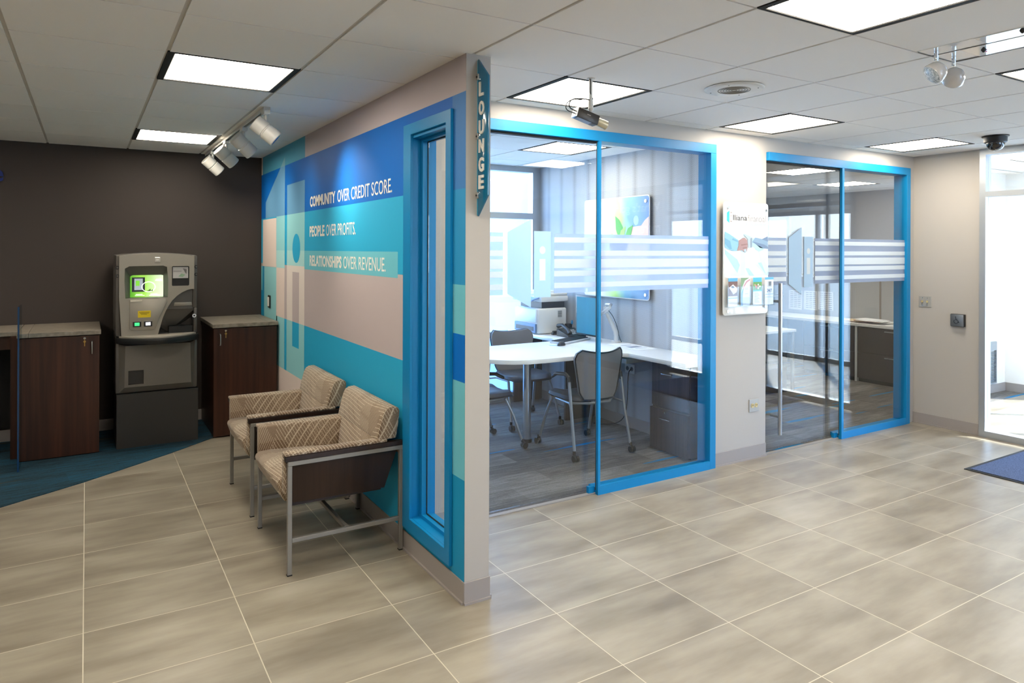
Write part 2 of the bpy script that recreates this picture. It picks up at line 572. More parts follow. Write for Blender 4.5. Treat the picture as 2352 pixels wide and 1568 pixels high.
# blue carpet of the self-service corner, cut on a diagonal
cp = B(CARPET_B)
cp.prism([(-5, 2.28), (-.462, 5.443), (-.004, 5.737), (.592, 6.199), (.948, 6.516), (1.5, 6.95), (1.5, 7.27), (-5, 7.27)], 'z', 0, .005)
struct('floor_carpet', cp)

def ceiling(name, x0, x1, y0, y1, skips=(), gx=GX0, gy=GY0):
    b = B(TEE)
    zt = CEIL + .006
    cells = [(int(i), int(j)) for i, j in skips]
    i0, i1 = math.floor((x0 - gx) / G), math.ceil((x1 - gx) / G)
    j0, j1 = math.floor((y0 - gy) / G), math.ceil((y1 - gy) / G)
    for i in range(i0, i1):
        for j in range(j0, j1):
            a0, a1 = max(x0, gx + i * G), min(x1, gx + (i + 1) * G)
            c0, c1 = max(y0, gy + j * G), min(y1, gy + (j + 1) * G)
            if a1 - a0 < .001 or c1 - c0 < .001: continue
            if (i, j) in cells:
                continue
            e, ex = .0045, .009
            p = [a0 + (ex if a0 > x0 else 0), a1 - (ex if a1 < x1 else 0), c0 + (e if c0 > y0 else 0), c1 - (e if c1 < y1 else 0)]
            if p[1] - p[0] < .002 or p[3] - p[2] < .002: continue
            b.m(TEE).poly([(a0, c0, zt), (a0, c1, zt), (a1, c1, zt), (a1, c0, zt)])
            b.m(TILE_C)
            lo = [(p[0], p[2], CEIL), (p[0], p[3], CEIL), (p[1], p[3], CEIL), (p[1], p[2], CEIL)]
            hi = [(x, y, zt) for x, y, _ in lo]
            b.poly(lo)
            for k in range(4): b.poly([lo[k], hi[k], hi[(k + 1) % 4], lo[(k + 1) % 4]])
    # slab above
    b.m(TEE).box(x0, x1, y0, y1, CEIL + .14, CEIL + .18)
    return struct(name, b)

foyer_lights = [
    (2, 1, 'square ceiling light nearest above the armchairs and the blue mural'),
    (2, 5, 'small-looking ceiling light beside the track lights near the dark wall'),
    (5, 0, 'ceiling light just behind the box camera, above the first glass door'),
    (8, 0, 'ceiling light between the round speaker and the second glass door'),
    (11, 0, 'farthest foyer ceiling light, next to the corner and the dome camera'),
    (5, -3, 'very large-looking ceiling light cut by the top edge of the photo'),
    (8, -3, 'ceiling light cut by the right photo edge, beside the emergency lamps'),
    (2, -2, None), (2, -5, None), (5, -6, None), (8, -6, None), (-2, 1, None), (-2, 5, None), (-2, -3, None)]  # entries without a label are unseen lights added to brighten the foyer
sk = [(i, j) for i, j, _ in foyer_lights]
ceiling('ceiling', -5, 6.82, -5, 3.72, sk)
ceiling('ceiling', -5, 1.5, 3.72, 7.27, sk)
ceiling('ceiling', 1.63, 4.31, 3.80, 6.47, [(7, 3)])
o2x = .305
ceiling('ceiling', 4.62, 10.1, 3.80, 8.9, [(12, 3), (15, 4)], gx=GX0 + o2x)
struct('ceiling_vestibule', B(WALL_W).box(6.92, 9.4, -2.5, 4.05, CEIL + .01, CEIL + .06))
# outer skin of the building so that no sky light leaks above the ceilings
struct('trim_roof', B(WALL_W).box(-5.2, 9.5, -5.2, 3.76, CEIL + .2, CEIL + .26).box(-5.2, 1.6, 3.76, 7.45, CEIL + .2, CEIL + .26).box(1.6, 4.42, 3.76, 6.60, CEIL + .2, CEIL + .26).box(4.42, 10.25, 3.76, 9.05, CEIL + .2, CEIL + .26))

def ceiling_light(i, j, label, group, gx=GX0, gy=GY0):
    x0, y0 = gx + i * G, gy + j * G
    cx, cy = x0 + G / 2, y0 + G / 2
    t = thing('ceiling_light', label, 'ceiling light', (cx, cy, CEIL), group)
    h = G / 2 - .001
    o_ = [(cx - h, cy - h), (cx + h, cy - h), (cx + h, cy + h), (cx - h, cy + h)]
    k1, k2 = .030, .014
    q = [(cx - h + k1, cy - h + k2), (cx + h - k1, cy - h + k2), (cx + h - k1, cy + h - k2), (cx - h + k1, cy + h - k2)]
    obj('frame', B(RUBBER).plate(o_, [q], 'z', CEIL - .0015, CEIL + .03), t, smooth=False)
    obj('diffuser', B(DIFF).box(q[0][0], q[1][0], q[0][1], q[2][1], CEIL + .004, CEIL + .008), t, smooth=False)
    obj('housing', B(WHITE_E).box(cx - h, cx + h, cy - h, cy + h, CEIL + .03, CEIL + .12), t, smooth=False)
    return t
for i, j, lab in foyer_lights:
    g = 'square ceiling lights of the foyer'
    ceiling_light(i, j, lab or 'square foyer ceiling light out of view, added to light the room', g)
ceiling_light(7, 3, 'ceiling light inside the first office above the white desk', 'office ceiling lights')
ceiling_light(12, 3, 'ceiling light inside the second office near its sliding door', 'office ceiling lights', gx=GX0 + o2x)
ceiling_light(15, 4, 'smaller ceiling light deeper in the second office above the file cabinets', 'office ceiling lights', gx=GX0 + o2x)

ceiling_light(0, 0, 'added ceiling light brightening the vestibule beyond the entrance glass, nearer the office side', 'added vestibule lights', gx=7.75, gy=2.70)  # both lights are added to make the vestibule brighter
ceiling_light(0, 0, 'added ceiling light brightening the vestibule beyond the entrance glass, farther from the offices', 'added vestibule lights', gx=7.75, gy=.90)

# ---- walls
H = CEIL + .14
# mural wall with the narrow tall window
win = [(3.028, .175), (3.478, .175), (3.478, 2.264), (3.028, 2.264)]
wm = B(WALL).plate([(2.86, 0), (7.4, 0), (7.4, H), (2.86, H)], [win], 'x', 1.50, 1.63)
struct('wall_mural', wm)
struct('wall_dark', B(WALL_D).box(-5.1, 1.5, 7.27, 7.4, 0, H))
struct('wall_left', B(WALL_W).box(-5.1, -5, -5, 7.4, 0, H))
struct('wall_back', B(WALL_W).box(-5.1, 3.6, -5.1, -5, 0, H).box(6.3, 6.95, -5.1, -5, 0, H).box(3.6, 6.3, -5.1, -5, 2.35, H).box(3.6, 6.3, -5.1, -5, 0, .5))
w6 = struct('window_6_added', B(ALU).box(3.6, 6.3, -5.08, -5.02, .5, .56).box(3.6, 6.3, -5.08, -5.02, 2.29, 2.35).box(3.6, 3.66, -5.08, -5.02, .5, 2.35).box(4.9, 4.96, -5.08, -5.02, .5, 2.35).box(6.24, 6.3, -5.08, -5.02, .5, 2.35))  # unseen window added to bring cool daylight into the foyer
obj('glass', B(GLASS).box(3.66, 6.24, -5.056, -5.05, .56, 2.29), w6, smooth=False)
# right wall x = 6.8: solid next to the corner, storefront, solid again
struct('wall_right', B(WALL).box(6.82, 6.94, 3.11, 3.74, 0, H))
struct('wall_right', B(WALL).box(6.82, 6.94, -5, .32, 0, H))
# front wall of the offices
struct('wall_office_front', B(WALL).box(1.63, 2.0, 3.70, 3.80, 0, H))
struct('wall_office_front', B(WALL).box(4.064, 4.665, 3.70, 3.80, 0, H))
struct('wall_office_front', B(WALL).box(2.0, 4.064, 3.70, 3.80, 2.448, H).box(4.665, 6.72, 3.70, 3.80, 2.44, H))
struct('wall_office_front', B(WALL).box(6.72, 6.82, 3.70, 3.80, 0, H))
struct('wall_office_divider', B(PAPER_W).box(4.31, 4.40, 3.80, 6.6, 0, H).m(WALL_G).box(4.40, 4.62, 3.80, 8.9, 0, H))
struct('wall_second_office', B(WALL_G).box(10.1, 10.2, 3.74, 9.0, 0, H).box(4.40, 10.2, 8.9, 9.0, 0, H))
# vestibule
struct('wall_vestibule', B(WALL_W).prism([(6.83, 3.745), (6.94, 3.745), (7.2, 3.97), (9.4, 3.97), (9.4, 4.05), (7.2, 4.05), (6.90, 3.82), (6.83, 3.80)], 'z', 0, H).box(9.3, 9.4, 3.25, 4.05, 0, H).box(9.3, 9.4, -2.5, 3.25, 2.25, H))
struct('baseboard_vestibule', B(BASE).box(7.2, 9.3, 3.958, 3.97, 0, .10).box(9.288, 9.3, 3.25, 3.97, 0, .10))

def bb(x0, x1, y0, y1, nx, ny):
    """cove base: a tall strip with a foot; nx, ny point into the room"""
    b = B(BASE); t = .006
    b.box(min(x0, x0 + nx * t), max(x1, x1 + nx * t), min(y0, y0 + ny * t), max(y1, y1 + ny * t), 0, .103, .002, 1)
    b.box(min(x0, x0 + nx * .016), max(x1, x1 + nx * .016), min(y0, y0 + ny * .016), max(y1, y1 + ny * .016), 0, .010)
    return b
struct('baseboard_mural', bb(1.5, 1.5, 2.86, 7.26, -1, 0))
struct('baseboard_wall_end', bb(1.495, 1.635, 2.86, 2.86, 0, -1))
struct('baseboard_inner', bb(1.63, 1.63, 2.86, 3.70, 1, 0))
struct('baseboard_front', bb(1.63, 2.0, 3.70, 3.70, 0, -1))
struct('baseboard_column', bb(4.066, 4.667, 3.70, 3.70, 0, -1))
struct('baseboard_right', bb(6.82, 6.82, 3.11, 3.70, -1, 0))
struct('baseboard_dark', bb(-5, 1.49, 7.27, 7.27, 0, -1))
struct('baseboard_office', bb(4.31, 4.31, 3.82, 6.45, -1, 0))

# office window wall (all glass, silver frame) with the bright outdoors beyond
wf = B(ALU)
for x0_, x1_ in ((1.63, 1.70), (2.92, 2.98), (4.215, 4.31)): wf.box(x0_, x1_, 6.44, 6.54, 0, CEIL + .01)
wf.box(1.7, 4.215, 6.44, 6.54, 2.50, CEIL + .01).box(1.7, 4.215, 6.44, 6.54, 1.985, 2.05).box(1.7, 4.215, 6.44, 6.54, 0, .10).box(1.7, 4.215, 6.44, 6.54, .70, .765)
w1 = struct('window_1', wf)
obj('glass', B(GLASS).box(1.70, 4.215, 6.50, 6.506, .1, 2.5), w1, smooth=False)
obj('frosted_panel', B(FILM_M).box(1.70, 4.215, 6.512, 6.514, .1, .70), w1, smooth=False)
# second office side window (seen through its glass door)
w3 = struct('window_3', B(ALU).plate([(7.5, 1.0), (8.06, 1.0), (8.06, 2.22), (7.5, 2.22)], [[(7.55, 1.05), (8.01, 1.05), (8.01, 2.17), (7.55, 2.17)]], 'x', 10.04, 10.1))
obj('pane', B(mat('daylight_glow_pane', (196, 220, 248), .5, emit=.5)).box(10.08, 10.095, 7.55, 8.01, 1.05, 2.17), w3, smooth=False)  # pane glow stands in for daylight; the wall behind is solid

# storefront in the right wall
def storefront():
    b = B(ALU); X0, X1 = 6.80, 6.90
    for y0_, y1_ in ((3.06, 3.11), (.32, .38), (2.02, 2.07), (1.02, 1.07)): b.box(X0, X1, y0_, y1_, 0, CEIL + .01)
    b.box(X0, X1, .38, 3.06, 2.505, CEIL + .01).box(X0, X1, .38, 3.06, 2.132, 2.178)
    b.box(X0, X1, 2.07, 3.06, 0, .055).box(X0, X1, .38, 1.02, 0, .055)
    return b
w2 = struct('window_2', storefront())
obj('glass', B(GLASS).box(6.85, 6.856, .38, 3.06, 2.18, 2.505).box(6.85, 6.856, 2.07, 3.06, .055, 2.13).box(6.85, 6.856, .38, 1.02, .055, 2.13), w2, smooth=False)
d1 = struct('door_1', B(ALU).plate([(1.075, .01), (2.015, .01), (2.015, 2.125), (1.075, 2.125)], [[(1.15, .24), (1.94, .24), (1.94, 2.04), (1.15, 2.04)]], 'x', 6.83, 6.875))
obj('glass', B(GLASS).box(6.85, 6.856, 1.15, 1.94, .24, 2.04), d1, smooth=False)
obj('push_bar', B(STEEL).cyl((6.80, 1.2, 1.0), (6.80, 1.9, 1.0), .014).cyl((6.80, 1.22, 1.0), (6.835, 1.22, 1.0), .01).cyl((6.80, 1.88, 1.0), (6.835, 1.88, 1.0), .01), d1)
# outer glazing of the vestibule
vf = B(ALU)
for y_ in (3.19, 2.1, 1.0, -.1, -1.2, -2.5): vf.box(9.32, 9.38, y_, y_ + .06, 0, 2.25)
vf.box(9.32, 9.38, -2.5, 3.25, 0, .06).box(9.32, 9.38, -2.5, 3.25, 2.19, 2.25)
for x_ in (6.95, 8.1, 9.32): vf.box(x_, x_ + .06, -2.5, -2.44, 0, 2.55)
w4 = struct('window_4', vf)
obj('glass', B(GLASS).box(9.35, 9.356, -2.45, 3.19, .06, 2.19), w4, smooth=False)
struct('floor_outside', B(mat('pale_paving', (205, 202, 194), .9)).box(-30, 40, 6.6, 60, -.12, -.06).box(9.41, 40, -40, 6.6, -.12, -.06).box(-5, 9.41, -40, -2.52, -.12, -.06))

# blue steel frames round the glass fronts
def blue_frame(n, L0, mx0, mx1, xr):
    """header, mullion, right jamb and sill; L0 = left end, mx = mullion, xr = outer right edge"""
    b = B(BLUE)
    hz = 2.448 if n == 1 else 2.44
    yf = 3.672
    b.box(L0, xr, yf, 3.80, hz - .068, hz, .002, 1)
    b.box(mx0, mx1, yf, 3.699, 0, hz - .068)
    b.box(xr - .062, xr, yf, 3.80, 0, hz - .068, .002, 1)
    b.box(mx1, xr - .062, yf, 3.80, 0, .036)
    b.box(mx1, xr - .062, yf, 3.69, .036, .060)
    b.box(mx0 - .045, mx0, 3.715, 3.74, 0, .05)
    f = struct('trim_%d' % n, b)
    obj('brush_seal', B(RUBBER).box(L0, mx0, 3.70, 3.735, hz - .081, hz - .068), f, smooth=False)
    obj('gasket', B(mat('dark_gasket', (70, 72, 74), .6)).box(mx1, xr - .062, 3.690, 3.696, .036, .054).box(mx0 - .003, mx0, 3.694, 3.700, .03, hz - .068), f, smooth=False)
    return f
blue_frame(1, 2.0, 2.934, 2.953, 4.064)
blue_frame(2, 4.665, 5.638, 5.667, 6.72)
struct('trim_3', B(mat('threshold_grey', (148, 144, 138), .5)).box(2.0, 2.94, 3.700, 3.735, 0, .007).box(4.665, 5.64, 3.700, 3.735, 0, .007))

# fixed glass panes with frosted stripes
stripes = [(1.716, 1.744), (1.646, 1.684), (1.568, 1.620), (1.509, 1.551), (1.452, 1.452), (1.405, 1.433)]
SZ = [(1.738, 1.709), (1.673, 1.644), (1.631, 1.590), (1.572, 1.547), (1.494, 1.466), (0, 0)]
# measured white bars inside the band z 1.37..1.753
BARS = [(1.694, 1.729), (1.607, 1.643), (1.527, 1.587), (1.474, 1.511), (1.397, 1.432)]
def stripe_film(x0, x1, y, parent):
    obj('frosted_band', B(FILM_B).box(x0, x1, y, y + .0008, 1.366, 1.753), parent, smooth=False)
    b = B(FILM_S)
    for z0, z1 in BARS: b.box(x0, x1, y - .0018, y - .0008, z0, z1)
    obj('white_stripes', b, parent, smooth=False)
for xa, xb, lab in ((2.953, 4.004, 'fixed clear glass pane with frosted stripes in front of the white desk'),
                    (5.667, 6.66, 'fixed clear glass pane with frosted stripes beside the room corner')):
    t = thing('glass_wall', lab, 'glass pane', ((xa + xb) / 2, 3.70, .04))
    obj('pane', B(GLASS).box(xa, xb, 3.698, 3.708, .037, 2.38), t, smooth=False)
    stripe_film(xa, xb, 3.695, t)

# sliding glass doors
def sliding(xa, xb, marks, lab, handle):
    t = thing('sliding_door', lab, 'glass door', ((xa + xb) / 2, 3.76, .012))
    obj('pane', B(GLASS).box(xa, xb, 3.752, 3.762, .012, 2.372), t, smooth=False)
    y = 3.748
    k = 3.748 / 3.70            # the marks were measured on the frame plane
    Z = lambda z: CAM_H + (z - CAM_H) * k
    X = lambda x: x * k
    a0, a1, i0, i1, s0 = marks
    for q0, q1 in ((xa, X(a0) - .035), (X(s0), xb)):
        obj('frosted_band', B(FILM_B).box(q0, q1, y, y + .0008, Z(1.366), Z(1.753)), t, smooth=False)
        b = B(FILM_S)
        for z0, z1 in BARS: b.box(q0, q1, y - .0018, y - .0008, Z(z0), Z(z1))
        obj('white_stripes', b, t, smooth=False)
    obj('door_emblem', B(FILM_M).prism([(X(a0), Z(1.372)), (X(a1), Z(1.28)), (X(a1), Z(1.842)), (X(a0), Z(1.756))], 'y', y, y + .0008), t, smooth=False)
    ic = (i0 + i1) / 2
    obj('letter_tile', B(FILM_M).plate([(X(i0), Z(1.342)), (X(i1), Z(1.342)), (X(i1), Z(1.766)), (X(i0), Z(1.766))],
        [[(X(x_), Z(z_)) for x_, z_ in ell(ic, 1.645, .023, .025, 20)], [(X(ic - .023), Z(1.45)), (X(ic + .023), Z(1.45)), (X(ic + .023), Z(1.588)), (X(ic - .023), Z(1.588))]], 'y', y, y + .0008), t, smooth=False)
    obj('letter', B(FILM_S).prism([(X(x_), Z(z_)) for x_, z_ in ell(ic, 1.645, .023, .025, 20)], 'y', y, y + .0008).box(X(ic - .023), X(ic + .023), y, y + .0008, Z(1.45), Z(1.588)), t, smooth=False)
    if handle is not None:
        hx = handle
        h = B(STEEL).cyl((hx, 3.665, .154), (hx, 3.665, 1.383), .0155, seg=24)
        obj('pull_handle', h, t)
        for z in (.30, 1.235): obj('handle_standoff', B(STEEL).cyl((hx, 3.665, z), (hx, 3.755, z), .011), t)
    return t
sliding(2.0, 3.01, (2.235, 2.409, 2.432, 2.562, 2.588), 'sliding glass door with pale door emblem and stripes, beside the lounge wall end', 2.02)
sliding(4.65, 5.73, (4.951, 5.117, 5.15, 5.269, 5.297), 'sliding glass door with long vertical steel handle, beside the poster column', 4.80)

# ================================================================== MURAL
def mural():
    cols = dict(navy=(2, 106, 198), teal=(84, 164, 194), cyan=(44, 172, 218), grey=(192, 180, 182), pale=(148, 212, 222),
                pink=(232, 216, 208), p_navy=(104, 160, 202), p_teal=(128, 178, 194), p_cyan=(150, 214, 222), p_grey=(230, 220, 214),
                blue=(0, 112, 206), steel=(62, 128, 196), mid=(44, 150, 206), lt=(112, 196, 214), ltp=(176, 224, 226), dcy=(24, 150, 200))
    M_ = {k: mat('mural_' + k, v, .55, spec=.25) for k, v in cols.items()}
    b = B(M_['cyan'])
    layer = [0]
    def q(k, y0, y1, z0, z1, l=0):
        x = 1.4994 - .0004 * l
        b.m(M_[k]).poly([(x, y0, z0), (x, y1, z0), (x, y1, z1), (x, y0, z1)])
    def pg(k, pts, l):
        x = 1.4994 - .0004 * l
        b.m(M_[k]).poly([(x, y, z) for y, z in pts])
    T = CEIL; Z0 = .10
    E_ = 7.27
    q('navy', 3.566, E_, 1.945, 2.384); q('navy', 3.0, 3.566, 2.322, 2.384); q('dcy', 3.0, 3.566, Z0, .131)
    q('teal', 5.644, 7.22, 2.384, T); q('pink', 7.22, E_, 2.384, T)
    q('grey', 2.861, 5.644, 2.384, T)
    q('cyan', 3.566, E_, 1.505, 1.945)
    q('grey', 3.566, 5.95, 1.03, 1.505); q('grey', 5.95, E_, 1.03, 1.505)
    q('cyan', 3.566, E_, Z0, 1.03)
    # strip on the near side of the window
    q('steel', 2.861, 3.0, 1.932, 2.384); q('mid', 2.861, 3.0, 1.481, 1.932); q('lt', 2.861, 3.0, 1.248, 1.481)
    q('lt', 2.861, 3.0, 1.026, 1.248); q('blue', 2.861, 2.985, 1.026, 1.248, 1); q('lt', 2.861, 3.0, .572, 1.026); q('dcy', 2.861, 3.0, Z0, .572)
    # pale band behind the third line of lettering
    q('lt', 3.68, 5.645, 1.484, 1.633, 1)
    # pale left blocks
    q('p_cyan', 6.305, 6.62, 1.03, 1.945, 1)
    q('pink', 6.625, 7.20, 1.478, 1.934, 1)
    q('p_cyan', 6.58, 7.13, .10, 1.475, 1)
    q('dcy', 7.13, E_, .93, 1.475, 1); q('lt', 7.20, E_, 1.235, 1.475, 2)
    q('pink', 6.305, 6.62, 1.03, 1.476, 2)
    q('ltp', 6.305, 6.62, 1.478, 1.633, 2)
    # the leaning door shape
    pg('p_navy', [(7.075, 1.945), (6.305, 1.945), (6.305, 2.384), (6.47, 2.384), (7.075, 2.101)], 1)
    pg('p_teal', [(6.47, 2.384), (6.305, 2.384), (6.305, 2.465)], 1)
    q('p_cyan', 5.95, 6.62, .10, 1.03, 1)
    # tall tile with the letter i
    q('p_navy', 5.648, 6.225, 1.945, 2.205, 1)
    q('p_cyan', 5.648, 6.225, 1.633, 1.945, 1)
    q('ltp', 5.648, 6.225, 1.505, 1.633, 1)
    q('p_grey', 5.648, 6.225, 1.03, 1.505, 1)
    q('p_cyan', 5.648, 6.225, .58, 1.03, 2)
    q('pink', 5.648, 6.60, .10, .58, 2)
    # gap stripe between door shape and tile
    q('cyan', 6.225, 6.305, 1.505, 1.945, 1); q('grey', 6.225, 6.305, 1.03, 1.505, 1); q('cyan', 6.225, 6.305, .58, 1.03, 3)
    pg('cyan', ell(5.905, 1.652, .125, .122, 40), 3)
    q('grey', 5.812, 6.028, 1.03, 1.452, 3); q('cyan', 5.812, 6.028, .82, 1.03, 3)
    bmesh.ops.recalc_face_normals(b.bm, faces=b.bm.faces)
    bmesh.ops.reverse_faces(b.bm, faces=[f for f in b.bm.faces if f.normal.x > 0])
    t = obj('wall_mural_graphic', b, smooth=False, loc=(1.4994, 5, .1))
    tag(t, 'blue, cyan and grey block mural with a letter i, behind the two armchairs', 'mural')
    LT = mat('mural_lettering', (244, 242, 236), .5)
    dx, du = (0, -1, 0), (0, 0, 1)
    def line(z, y0, w1, s1, w2, s2, gap):
        bb_ = letters(s1, (1.4978, y0, z), dx, du, w1, .084, bold=.036, ext=.0002, mt=LT)
        obj('lettering', bb_, t, smooth=False)
        obj('lettering', letters(s2, (1.4978, y0 - w1 - gap, z), dx, du, w2, .084, bold=.004, ext=.0002, mt=LT), t, smooth=False)
    line(1.974, 5.487, .650, 'COMMUNITY', 1.02, 'OVER CREDIT SCORE.', .05)
    line(1.742, 5.495, .400, 'PEOPLE', .655, 'OVER PROFITS.', .04)
    line(1.514, 5.492, .800, 'RELATIONSHIPS', .79, 'OVER REVENUE.', .04)
mural()

# narrow tall window in the mural wall
wb = B(BLUE)
wb.plate([(2.985, .13), (3.566, .13), (3.566, 2.322), (2.985, 2.322)], [[(3.04, .20), (3.466, .20), (3.466, 2.262), (3.04, 2.262)]], 'x', 1.482, 1.498, .002)
wb.plate([(3.028, .175), (3.478, .175), (3.478, 2.264), (3.028, 2.264)], [[(3.05, .20), (3.476, .20), (3.476, 2.245), (3.05, 2.245)]], 'x', 1.498, 1.632)
wb.plate([(3.05, .20), (3.476, .20), (3.476, 2.245), (3.05, 2.245)], [[(3.066, .217), (3.444, .217), (3.444, 2.229), (3.066, 2.229)]], 'x', 1.545, 1.600)
w5 = struct('window_5', wb)
obj('glass', B(GLASS).box(1.575, 1.581, 3.066, 3.44, .217, 2.229), w5, smooth=False)
obj('gasket', B(RUBBER).plate([(3.066, .217), (3.44, .217), (3.44, 2.229), (3.066, 2.229)], [[(3.071, .222), (3.437, .222), (3.437, 2.224), (3.071, 2.224)]], 'x', 1.570, 1.575), w5, smooth=False)
wb2 = B(BLUE).plate([(3.0, .15), (3.51, .15), (3.51, 2.30), (3.0, 2.30)], [[(3.04, .195), (3.479, .195), (3.479, 2.25), (3.04, 2.25)]], 'x', 1.632, 1.640)
obj('inner_casing', wb2, w5, smooth=False)

# LOUNGE blade sign on the wall end
t = thing('lounge_sign', 'door-shaped blue glass blade sign reading LOUNGE, clipped to the wall end', 'sign', (1.56, 2.86, 1.80))
SG = mat('sign_blue_acrylic', (12, 108, 148), .12, alpha=.93, coat=.4)
obj('blade', B(SG).prism([(2.852, 2.536), (2.757, 2.443), (2.757, 1.896), (2.852, 1.802)], 'x', 1.557, 1.567, .0015), t)
obj('edge_strip', B(mat('sign_edge', (60, 180, 215), .15)).box(1.556, 1.568, 2.8515, 2.8545, 1.806, 2.53), t, smooth=False)
zs = [(2.424, 2.357), (2.334, 2.268), (2.246, 2.180), (2.158, 2.096), (2.073, 2.006), (1.991, 1.927)]
lb = B(mat('sign_letter_white', (236, 234, 226), .4))
for ch, (zt, zb) in zip('LOUNGE', zs):
    wd = .047 if ch != 'L' else .042
    letters(ch, (1.5565, 2.834, zb), (0, -1, 0), (0, 0, 1), wd, zt - zb, bold=.03, ext=.005, b=lb)
obj('lettering', lb, t, smooth=False)
for z in (2.451, 2.174, 1.899):
    c = obj('clip', B(CHROME).box(1.549, 1.575, 2.838, 2.860, z - .015, z + .015, .003), t)
    obj('screw', B(BLACK).cyl((1.5485, 2.848, z), (1.547, 2.848, z), .005), c)

# ================================================================== LOUNGE ARMCHAIRS
def cushion(b, x0, x1, y0, y1, z0, z1, r):
    return b.box(x0, x1, y0, y1, z0, z1, r, 4)

def armchair(loc, label, group):
    t = thing('lounge_armchair', label, 'armchair', loc, group)
    ox, oy = loc[0], loc[1]
    X = lambda v: ox + v
    W = .36                       # half width, local x: 0 front .. .62 rear
    q = .011
    for s in (-1, 1):
        ys = oy + s * (W - q)
        f = B(FRAME_S)
        f.box(X(0), X(.62), ys - q, ys + q, .552, .574, .002, 1)
        obj('arm_rail', f, t)
        obj('leg', B(FRAME_S).box(X(0), X(.022), ys - q, ys + q, .004, .552, .002, 1).m(RUBBER).box(X(-.001), X(.023), ys - q - .001, ys + q + .001, 0, .006), t)
        obj('leg', B(FRAME_S).box(X(.598), X(.62), ys - q, ys + q, .004, .552, .002, 1).m(RUBBER).box(X(.597), X(.621), ys - q - .001, ys + q + .001, 0, .006), t)
        obj('side_stretcher', B(FRAME_S).box(X(.022), X(.598), ys - q, ys + q, .164, .186, .002, 1), t)
        yp = oy + s * (W - .028)
        pn = [(X(.004), .36), (X(.52), .352), (X(.59), .545), (X(.617), .574), (X(.617), .60), (X(-.012), .60), (X(-.012), .575), (X(.0), .56)]
        obj('side_panel', B(mat_wood('armchair_wenge', (34, 22, 17), (52, 35, 27)) if 'armchair_wenge' not in MATS else MATS['armchair_wenge']).prism(pn, 'y', yp - .006, yp + .006, .001), t)
        ca = B(MATS['armchair_wenge']).box(X(-.012), X(.62), min(yp, ys + s * q), max(yp, ys + s * q), .576, .60, .001, 1)
        obj('arm_cap', ca, t)
        # upholstered inner arm wrapping over the top
        yi0, yi1 = sorted((oy + s * (W - .034), oy + s * (W - .082)))
        ar = B(FABRIC).box(X(-.012), X(.53), yi0, yi1, .40, .615, .012, 3)
        yo0, yo1 = sorted((oy + s * (W - .004), oy + s * (W - .06)))
        ar.box(X(-.014), X(.53), yo0, yo1, .6005, .618, .007, 2)
        obj('arm_pad', ar, t)
    obj('cross_stretcher', B(FRAME_S).box(X(.30), X(.322), oy - W + .022, oy + W - .022, .164, .186, .002, 1), t)
    obj('seat_frame', B(MATS['armchair_wenge']).box(X(.03), X(.505), oy - W + .036, oy + W - .036, .34, .375), t)
    # seat cushion: profile rounds over and drops at the front
    prof = [(.03, .345), (.006, .352), (-.008, .372), (-.022, .41), (-.034, .445), (-.028, .463), (-.008, .475), (.05, .478), (.25, .468), (.47, .448), (.50, .44), (.50, .35), (.4, .345)]
    sc = B(FABRIC).prism([(X(a), z) for a, z in prof], 'y', oy - W + .084, oy + W - .084, .006)
    obj('seat_cushion', sc, t)
    bc = B(FABRIC)
    bc.prism([(X(a), z) for a, z in [(.452, .42), (.463, .52), (.476, .615), (.535, .615), (.512, .42)]], 'y', oy - W + .084, oy + W - .084, .004)
    bc.prism([(X(a), z) for a, z in [(.474, .612), (.484, .66), (.498, .715), (.508, .750), (.520, .772), (.540, .785), (.575, .788), (.598, .779), (.607, .760), (.600, .70), (.586, .612)]], 'y', oy - W + .014, oy + W - .014, .010)
    obj('back_cushion', bc, t)
    obj('rear_brace', B(FRAME_S).box(X(.598), X(.62), oy - W + .022, oy + W - .022, .53, .552, .001, 1), t)
    return t
armchair((.866, 3.92, 0), 'brown line-patterned armchair with silver legs, the nearer one beside the window frame', 'lounge armchairs by the mural')
armchair((.862, 4.825, 0), 'brown line-patterned armchair with silver legs, the farther one near the cabinet', 'lounge armchairs by the mural')

# ================================================================== SELF-SERVICE CORNER
SIL = mat('warm_silver_paint', (157, 150, 139), .38, metal=.2)
SIL_D = mat('dark_silver_paint', (98, 94, 90), .42, metal=.3)
CHAR = mat('charcoal_cabinet', (50, 47, 45), .55)
t = thing('coin_machine', 'tall silver self-service cash machine with lit green screen against the dark wall', 'cash machine', (.515, 6.8, 0))
obj('plinth', B(CHAR).box(.212, .826, 6.515, 7.18, 0, .448, .004, 1), t)
lb_ = B(SIL_D).box(.205, .82, 6.54, 7.18, .452, .90, .012, 2)
obj('lower_body', lb_, t)
fp = B(mat('silver_paint_shaded', (118, 112, 104), .4, metal=.3))  # fascia silver darkened: the shade on the lower front is in the colour
o_ = [(.235, .46), (.79, .46), (.80, .86), (.225, .86)]
i_ = [(.268, .505), (.768, .505), (.760, .845), (.275, .845)]
sq = [(.296, .525), (.408, .525), (.408, .64), (.296, .64)]
for k in range(4):
    a, c = o_[k], o_[(k + 1) % 4]; e, g = i_[k], i_[(k + 1) % 4]
    fp.poly([(a[0], 6.54, a[1]), (c[0], 6.54, c[1]), (g[0], 6.502, g[1]), (e[0], 6.502, e[1])])
fp.plate(i_, [sq], 'y', 6.502, 6.53)
lp = obj('front_panel', fp, t)
obj('coin_door', B(CHAR).box(.298, .406, 6.522, 6.56, .527, .638), lp, smooth=False)
